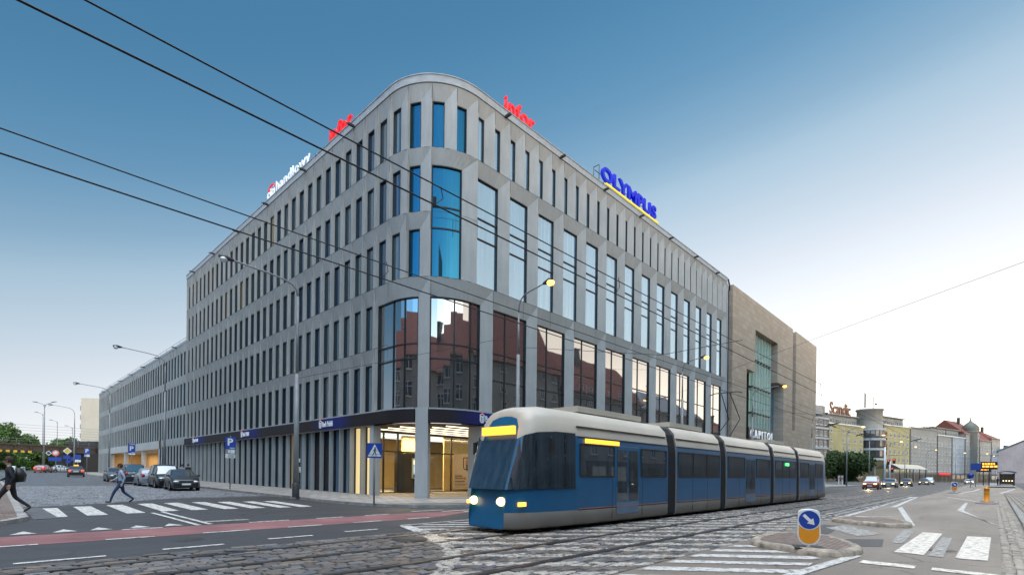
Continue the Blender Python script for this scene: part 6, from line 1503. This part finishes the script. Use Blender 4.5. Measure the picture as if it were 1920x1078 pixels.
wire([(-4.3, 5.7, 6.6), (2.7, -4.2, 8.6)], .010, 'thin wire between the side street lamp and the nearest lit lamp', 'span wires fixed to buildings')
for i, (x, y, z) in enumerate(((33, -12.03, 6.0), (46, -12.03, 6.0), (60, -15.2, 6.1))):
    q = MB(); q.tube([(x, y-.5, z+.1), (x, y+.5, z-.15)], .05, 6); q.tube([(x-1.2, y, z-.1), (x+1.2, y, z-.15)], .04, 6); o = q.build('wire_insulator', M['wire'], fix=False)
    tag(o, ('first', 'second', 'third')[i]+' black insulator bar on the wires before the theatre, counted from the left', 'insulator', 'insulators on the overhead wires')
for i in range(5): wire([(-90, 128+i*.8, 9.6+i*.75), (16, 150+i*.8, 9.0+i*.72)], .02, 'thin railway wire above the bridge deck', 'railway wires above the bridge')

# ------------------------------------------------------------------ people
SK = plain('skin', (.42, .26, .19), .6); HAIR = plain('brown_hair', (.05, .03, .02), .8)
def person(label, loc, rz, shirt, trousers, shoes, pose, H=1.76, group='people walking over the crossing', bag=None, coat=False):
    """one skinned body from joints; colours by height and limb"""
    t = thing('person', label, 'person', loc, rz, group)
    k = H/1.76
    J = dict(pose); V = []; E = []; Rd = []
    def v(p, r): V.append(Vector(p)*k); Rd.append(r*k); return len(V)-1
    pel = v(J['pelvis'], .135); chest0 = v(J['waist'], .125); chest = v(J['chest'], .155); neck0 = v(J['neck'], .075); 
    E += [(pel, chest0), (chest0, chest), (chest, neck0)]
    n1 = v(J['head0'], .055); h1 = v(J['head1'], .088); h2 = v(J['head2'], .095); h3 = v(J['head3'], .06); E += [(neck0, n1), (n1, h1), (h1, h2), (h2, h3)]
    zone = {}
    for s_ in ('l', 'r'):
        hip = v(J['hip_'+s_], .105); kn = v(J['knee_'+s_], .066); an = v(J['ank_'+s_], .046); hl = v(J['heel_'+s_], .045); to = v(J['toe_'+s_], .032)
        E += [(pel, hip), (hip, kn), (kn, an), (an, hl), (hl, to)]
        sh = v(J['sho_'+s_], .068); el = v(J['elb_'+s_], .045); wr = v(J['wri_'+s_], .032); E += [(chest, sh), (sh, el), (el, wr)]
        pa = v(Vector(J['wri_'+s_])+(Vector(J['wri_'+s_])-Vector(J['elb_'+s_])).normalized()*.07, .033); E.append((wr, pa))
        d = (Vector(J['wri_'+s_])-Vector(J['elb_'+s_])).normalized(); sd_ = d.cross(Vector((0, 1, 0))).normalized()
        base = Vector(J['wri_'+s_])+d*.07
        for q_, ln in ((-.030, .060), (-.010, .072), (.010, .068), (.030, .052)):
            f0 = v(base+sd_*q_+d*.02, .0105); f1 = v(base+sd_*q_+d*(.02+ln*.55)+Vector((0, .008, 0)), .0095); f2 = v(base+sd_*q_*.9+d*(.02+ln)+Vector((0, .02, 0)), .008); E += [(pa, f0), (f0, f1), (f1, f2)]
        th = v(base+sd_*.045-d*.03, .011); th2 = v(base+sd_*.055+d*.02, .009); E += [(pa, th), (th, th2)]
    me = bpy.data.meshes.new('body'); me.from_pydata([tuple(p) for p in V], E, []); o = bpy.data.objects.new('body', me); COL.objects.link(o)
    sk = o.modifiers.new('skin', 'SKIN'); sk.use_smooth_shade = True
    for i, sv_ in enumerate(me.skin_vertices[0].data): sv_.radius = (Rd[i], Rd[i]); sv_.use_root = (i == 0)
    ss = o.modifiers.new('sub', 'SUBSURF'); ss.levels = 1; ss.render_levels = 1
    dg = bpy.context.evaluated_depsgraph_get(); dg.update(); nm = bpy.data.meshes.new_from_object(o.evaluated_get(dg)); bpy.data.objects.remove(o)
    nm.name = 'body'; nm.materials.clear()
    for m_ in (shirt, trousers, shoes, SK): nm.materials.append(m_)
    segs = [(V[a], V[b], a, b) for a, b in E]
    zl = J['pelvis'][2]*k+(.0 if not coat else -.22)
    names = list(range(len(V)))
    legset = set()
    for p in nm.polygons:
        c = p.center; best = min(segs, key=lambda s_: ((c-s_[0])-(s_[1]-s_[0])*max(0, min(1, (c-s_[0]).dot(s_[1]-s_[0])/max(1e-9, (s_[1]-s_[0]).length_squared)))).length)
        a, b = best[2], best[3]; mx = max(a, b)
        if mx in (4, 5, 6, 7): mi = 3
        elif mx <= 3: mi = 0 if c.z > zl else 1
        else:
            i = (mx-8) % 23
            mi = 1 if i <= 2 else 2 if i <= 4 else 0 if i <= 7 else 3
            if i == 0: mi = 1
            if i == 5: mi = 0
            if coat and i <= 1 and c.z > zl: mi = 0
        p.material_index = mi; p.use_smooth = True
    ob = use(nm, 'body', t)
    hc = Vector(J['head2'])*k; q = MB()
    q.lathe([(.0, .125), (.05, .115), (.085, .075), (.102, .02), (.104, -.02), (.095, -.06), (.075, -.09)], hc+Vector((-.018, 0, .012)), n=14); q.build('hair', HAIR, t)
    fx = hc+Vector((.088, 0, -.035))
    q = MB(); q.lathe([(0, .02), (.012, .0), (.016, -.02), (0, -.03)], fx+Vector((.012, 0, 0)), n=8)
    for sg in (-1, 1): q.lathe([(0, .025), (.012, .01), (.012, -.015), (0, -.03)], hc+Vector((0, sg*.098, -.03)), n=8)
    q.build('nose_and_ears', SK, t)
    q = MB()
    for sg in (-1, 1): q.lathe([(0, .008), (.010, 0), (0, -.008)], fx+Vector((.002, sg*.032, .028)), n=8)
    q.box(fx+Vector((.004, 0, -.048)), (.012, .04, .008)); q.build('eyes_and_mouth', M['black'], t)
    if bag:
        q = MB(); q.loft([[(-.33, -.13, 1.02), (-.16, -.15, 1.0), (-.16, .15, 1.0), (-.33, .13, 1.02)], [(-.36, -.14, 1.25), (-.15, -.16, 1.25), (-.15, .16, 1.25), (-.36, .14, 1.25)], [(-.27, -.11, 1.46), (-.14, -.13, 1.47), (-.14, .13, 1.47), (-.27, .11, 1.46)]]); q.build('backpack', bag, t)
    return t
WALK = dict(pelvis=(0, 0, .95), waist=(.0, 0, 1.12), chest=(.02, 0, 1.34), neck=(.03, 0, 1.47), head0=(.05, 0, 1.53), head1=(.065, 0, 1.58), head2=(.06, 0, 1.66), head3=(.05, 0, 1.72),
    hip_l=(.0, .09, .90), knee_l=(.24, .10, .52), ank_l=(.38, .10, .115), heel_l=(.35, .10, .06), toe_l=(.57, .11, .075), hip_r=(0, -.09, .90), knee_r=(-.08, -.10, .49), ank_r=(-.42, -.10, .20), heel_r=(-.46, -.10, .17), toe_r=(-.28, -.11, .03),
    sho_l=(.01, .18, 1.40), elb_l=(-.13, .24, 1.13), wri_l=(-.05, .24, .89), sho_r=(.03, -.18, 1.40), elb_r=(.10, -.24, 1.13), wri_r=(.30, -.21, 1.02))
STAND = dict(WALK, knee_l=(.03, .10, .49), ank_l=(.0, .10, .09), heel_l=(-.04, .10, .05), toe_l=(.18, .12, .04), knee_r=(.02, -.10, .49), ank_r=(-.02, -.10, .09), heel_r=(-.06, -.10, .05), toe_r=(.16, -.12, .04), elb_l=(-.03, .24, 1.13), wri_l=(.05, .23, .88), elb_r=(-.03, -.24, 1.13), wri_r=(.05, -.23, .88))
jeans = plain('blue_jeans', (.025, .05, .12), .85, var=.25, scale=9); lshirt = plain('pale_blue_shirt', (.30, .35, .45), .85, var=.12, scale=9); dcoat = plain('dark_coat', (.016, .017, .024), .85, var=.3, scale=9); dtrou = plain('dark_trousers', (.022, .02, .024), .85)
shoe1 = plain('dark_shoes', (.02, .018, .018), .6); shoe2 = plain('brown_shoes', (.07, .04, .025), .6)
person('person in a pale blue shirt and jeans striding over the zebra crossing', (-11.75, 6.7, gz(6.7)), R(171), lshirt, jeans, shoe1, WALK)
person('person in dark clothes with a backpack stepping onto the kerb at the left edge', (-15.45, 1.4, .10), R(164), dcoat, dtrou, shoe2, WALK, H=1.82, bag=M['black'], coat=True)
gH = 'people standing on the pavement behind the parked cars'
person('person in a dark jacket whose head shows over the nearest parked car', (-2.4, 34.2, gz(34.2)+.13), R(60), dcoat, dtrou, shoe1, STAND, group=gH)
person('person in a pale top whose head shows over the nearest parked car', (-2.3, 36.6, gz(36.6)+.13), R(-100), lshirt, dtrou, shoe1, STAND, H=1.72, group=gH)
person('person in dark clothes on the pavement behind the second parked black car', (-2.6, 42.5, gz(42.5)+.13), R(200), dcoat, dtrou, shoe1, WALK, group=gH)
person('person standing near the white utility box by the round tree', (102.8, .3, .13), R(200), plain('rust_jacket', (.20, .06, .05), .85), dtrou, shoe1, STAND, group='people far down the main street')
person('person in a dark jacket waiting by the amber display board', (127, -22.6, .2), R(120), dcoat, dtrou, shoe1, STAND, group='people far down the main street')
# far greenery closing the view under the bridge
q = MB(); rnd = random.Random(11)
for _ in range(9000):
    x = -75+110*rnd.random(); p = Vector((x, 222+8*rnd.random()+.55*x, .7+(7+2.5*math.sin(x*.21)+1.5*math.sin(x*.5))*rnd.random()**.8)); u = Vector((rnd.gauss(0, 1), rnd.gauss(0, 1), rnd.gauss(0, 1))).normalized(); v_ = u.orthogonal().normalized(); s_ = .45+.5*rnd.random()
    q.add([p-u*s_, p+v_*s_*.6, p+u*s_, p-v_*s_*.6], [(0, 1, 2, 3)], 0, False)
o = q.build('far_wood', M['leaf2'], fix=False); tag(o, 'band of green trees and bushes far behind the railway bridge', 'woodland', None, 'stuff')
# headlights of the leading cars throw their light on the road
for (x, y) in ((64.9, -9.9), (82, -9.9), (103.6, -9.9), (-7.3, -12.03)):
    ld = bpy.data.lights.new('headlight_beam', 'SPOT'); ld.energy = 420 if x > 0 else 130; ld.spot_size = R(70); ld.spot_blend = .8; ld.color = (1, .72, .38); ld.shadow_soft_size = .15
    lo = bpy.data.objects.new('headlight_beam', ld); COL.objects.link(lo); lo.location = (x, y, .7); lo.rotation_euler = (R(80), 0, R(90))
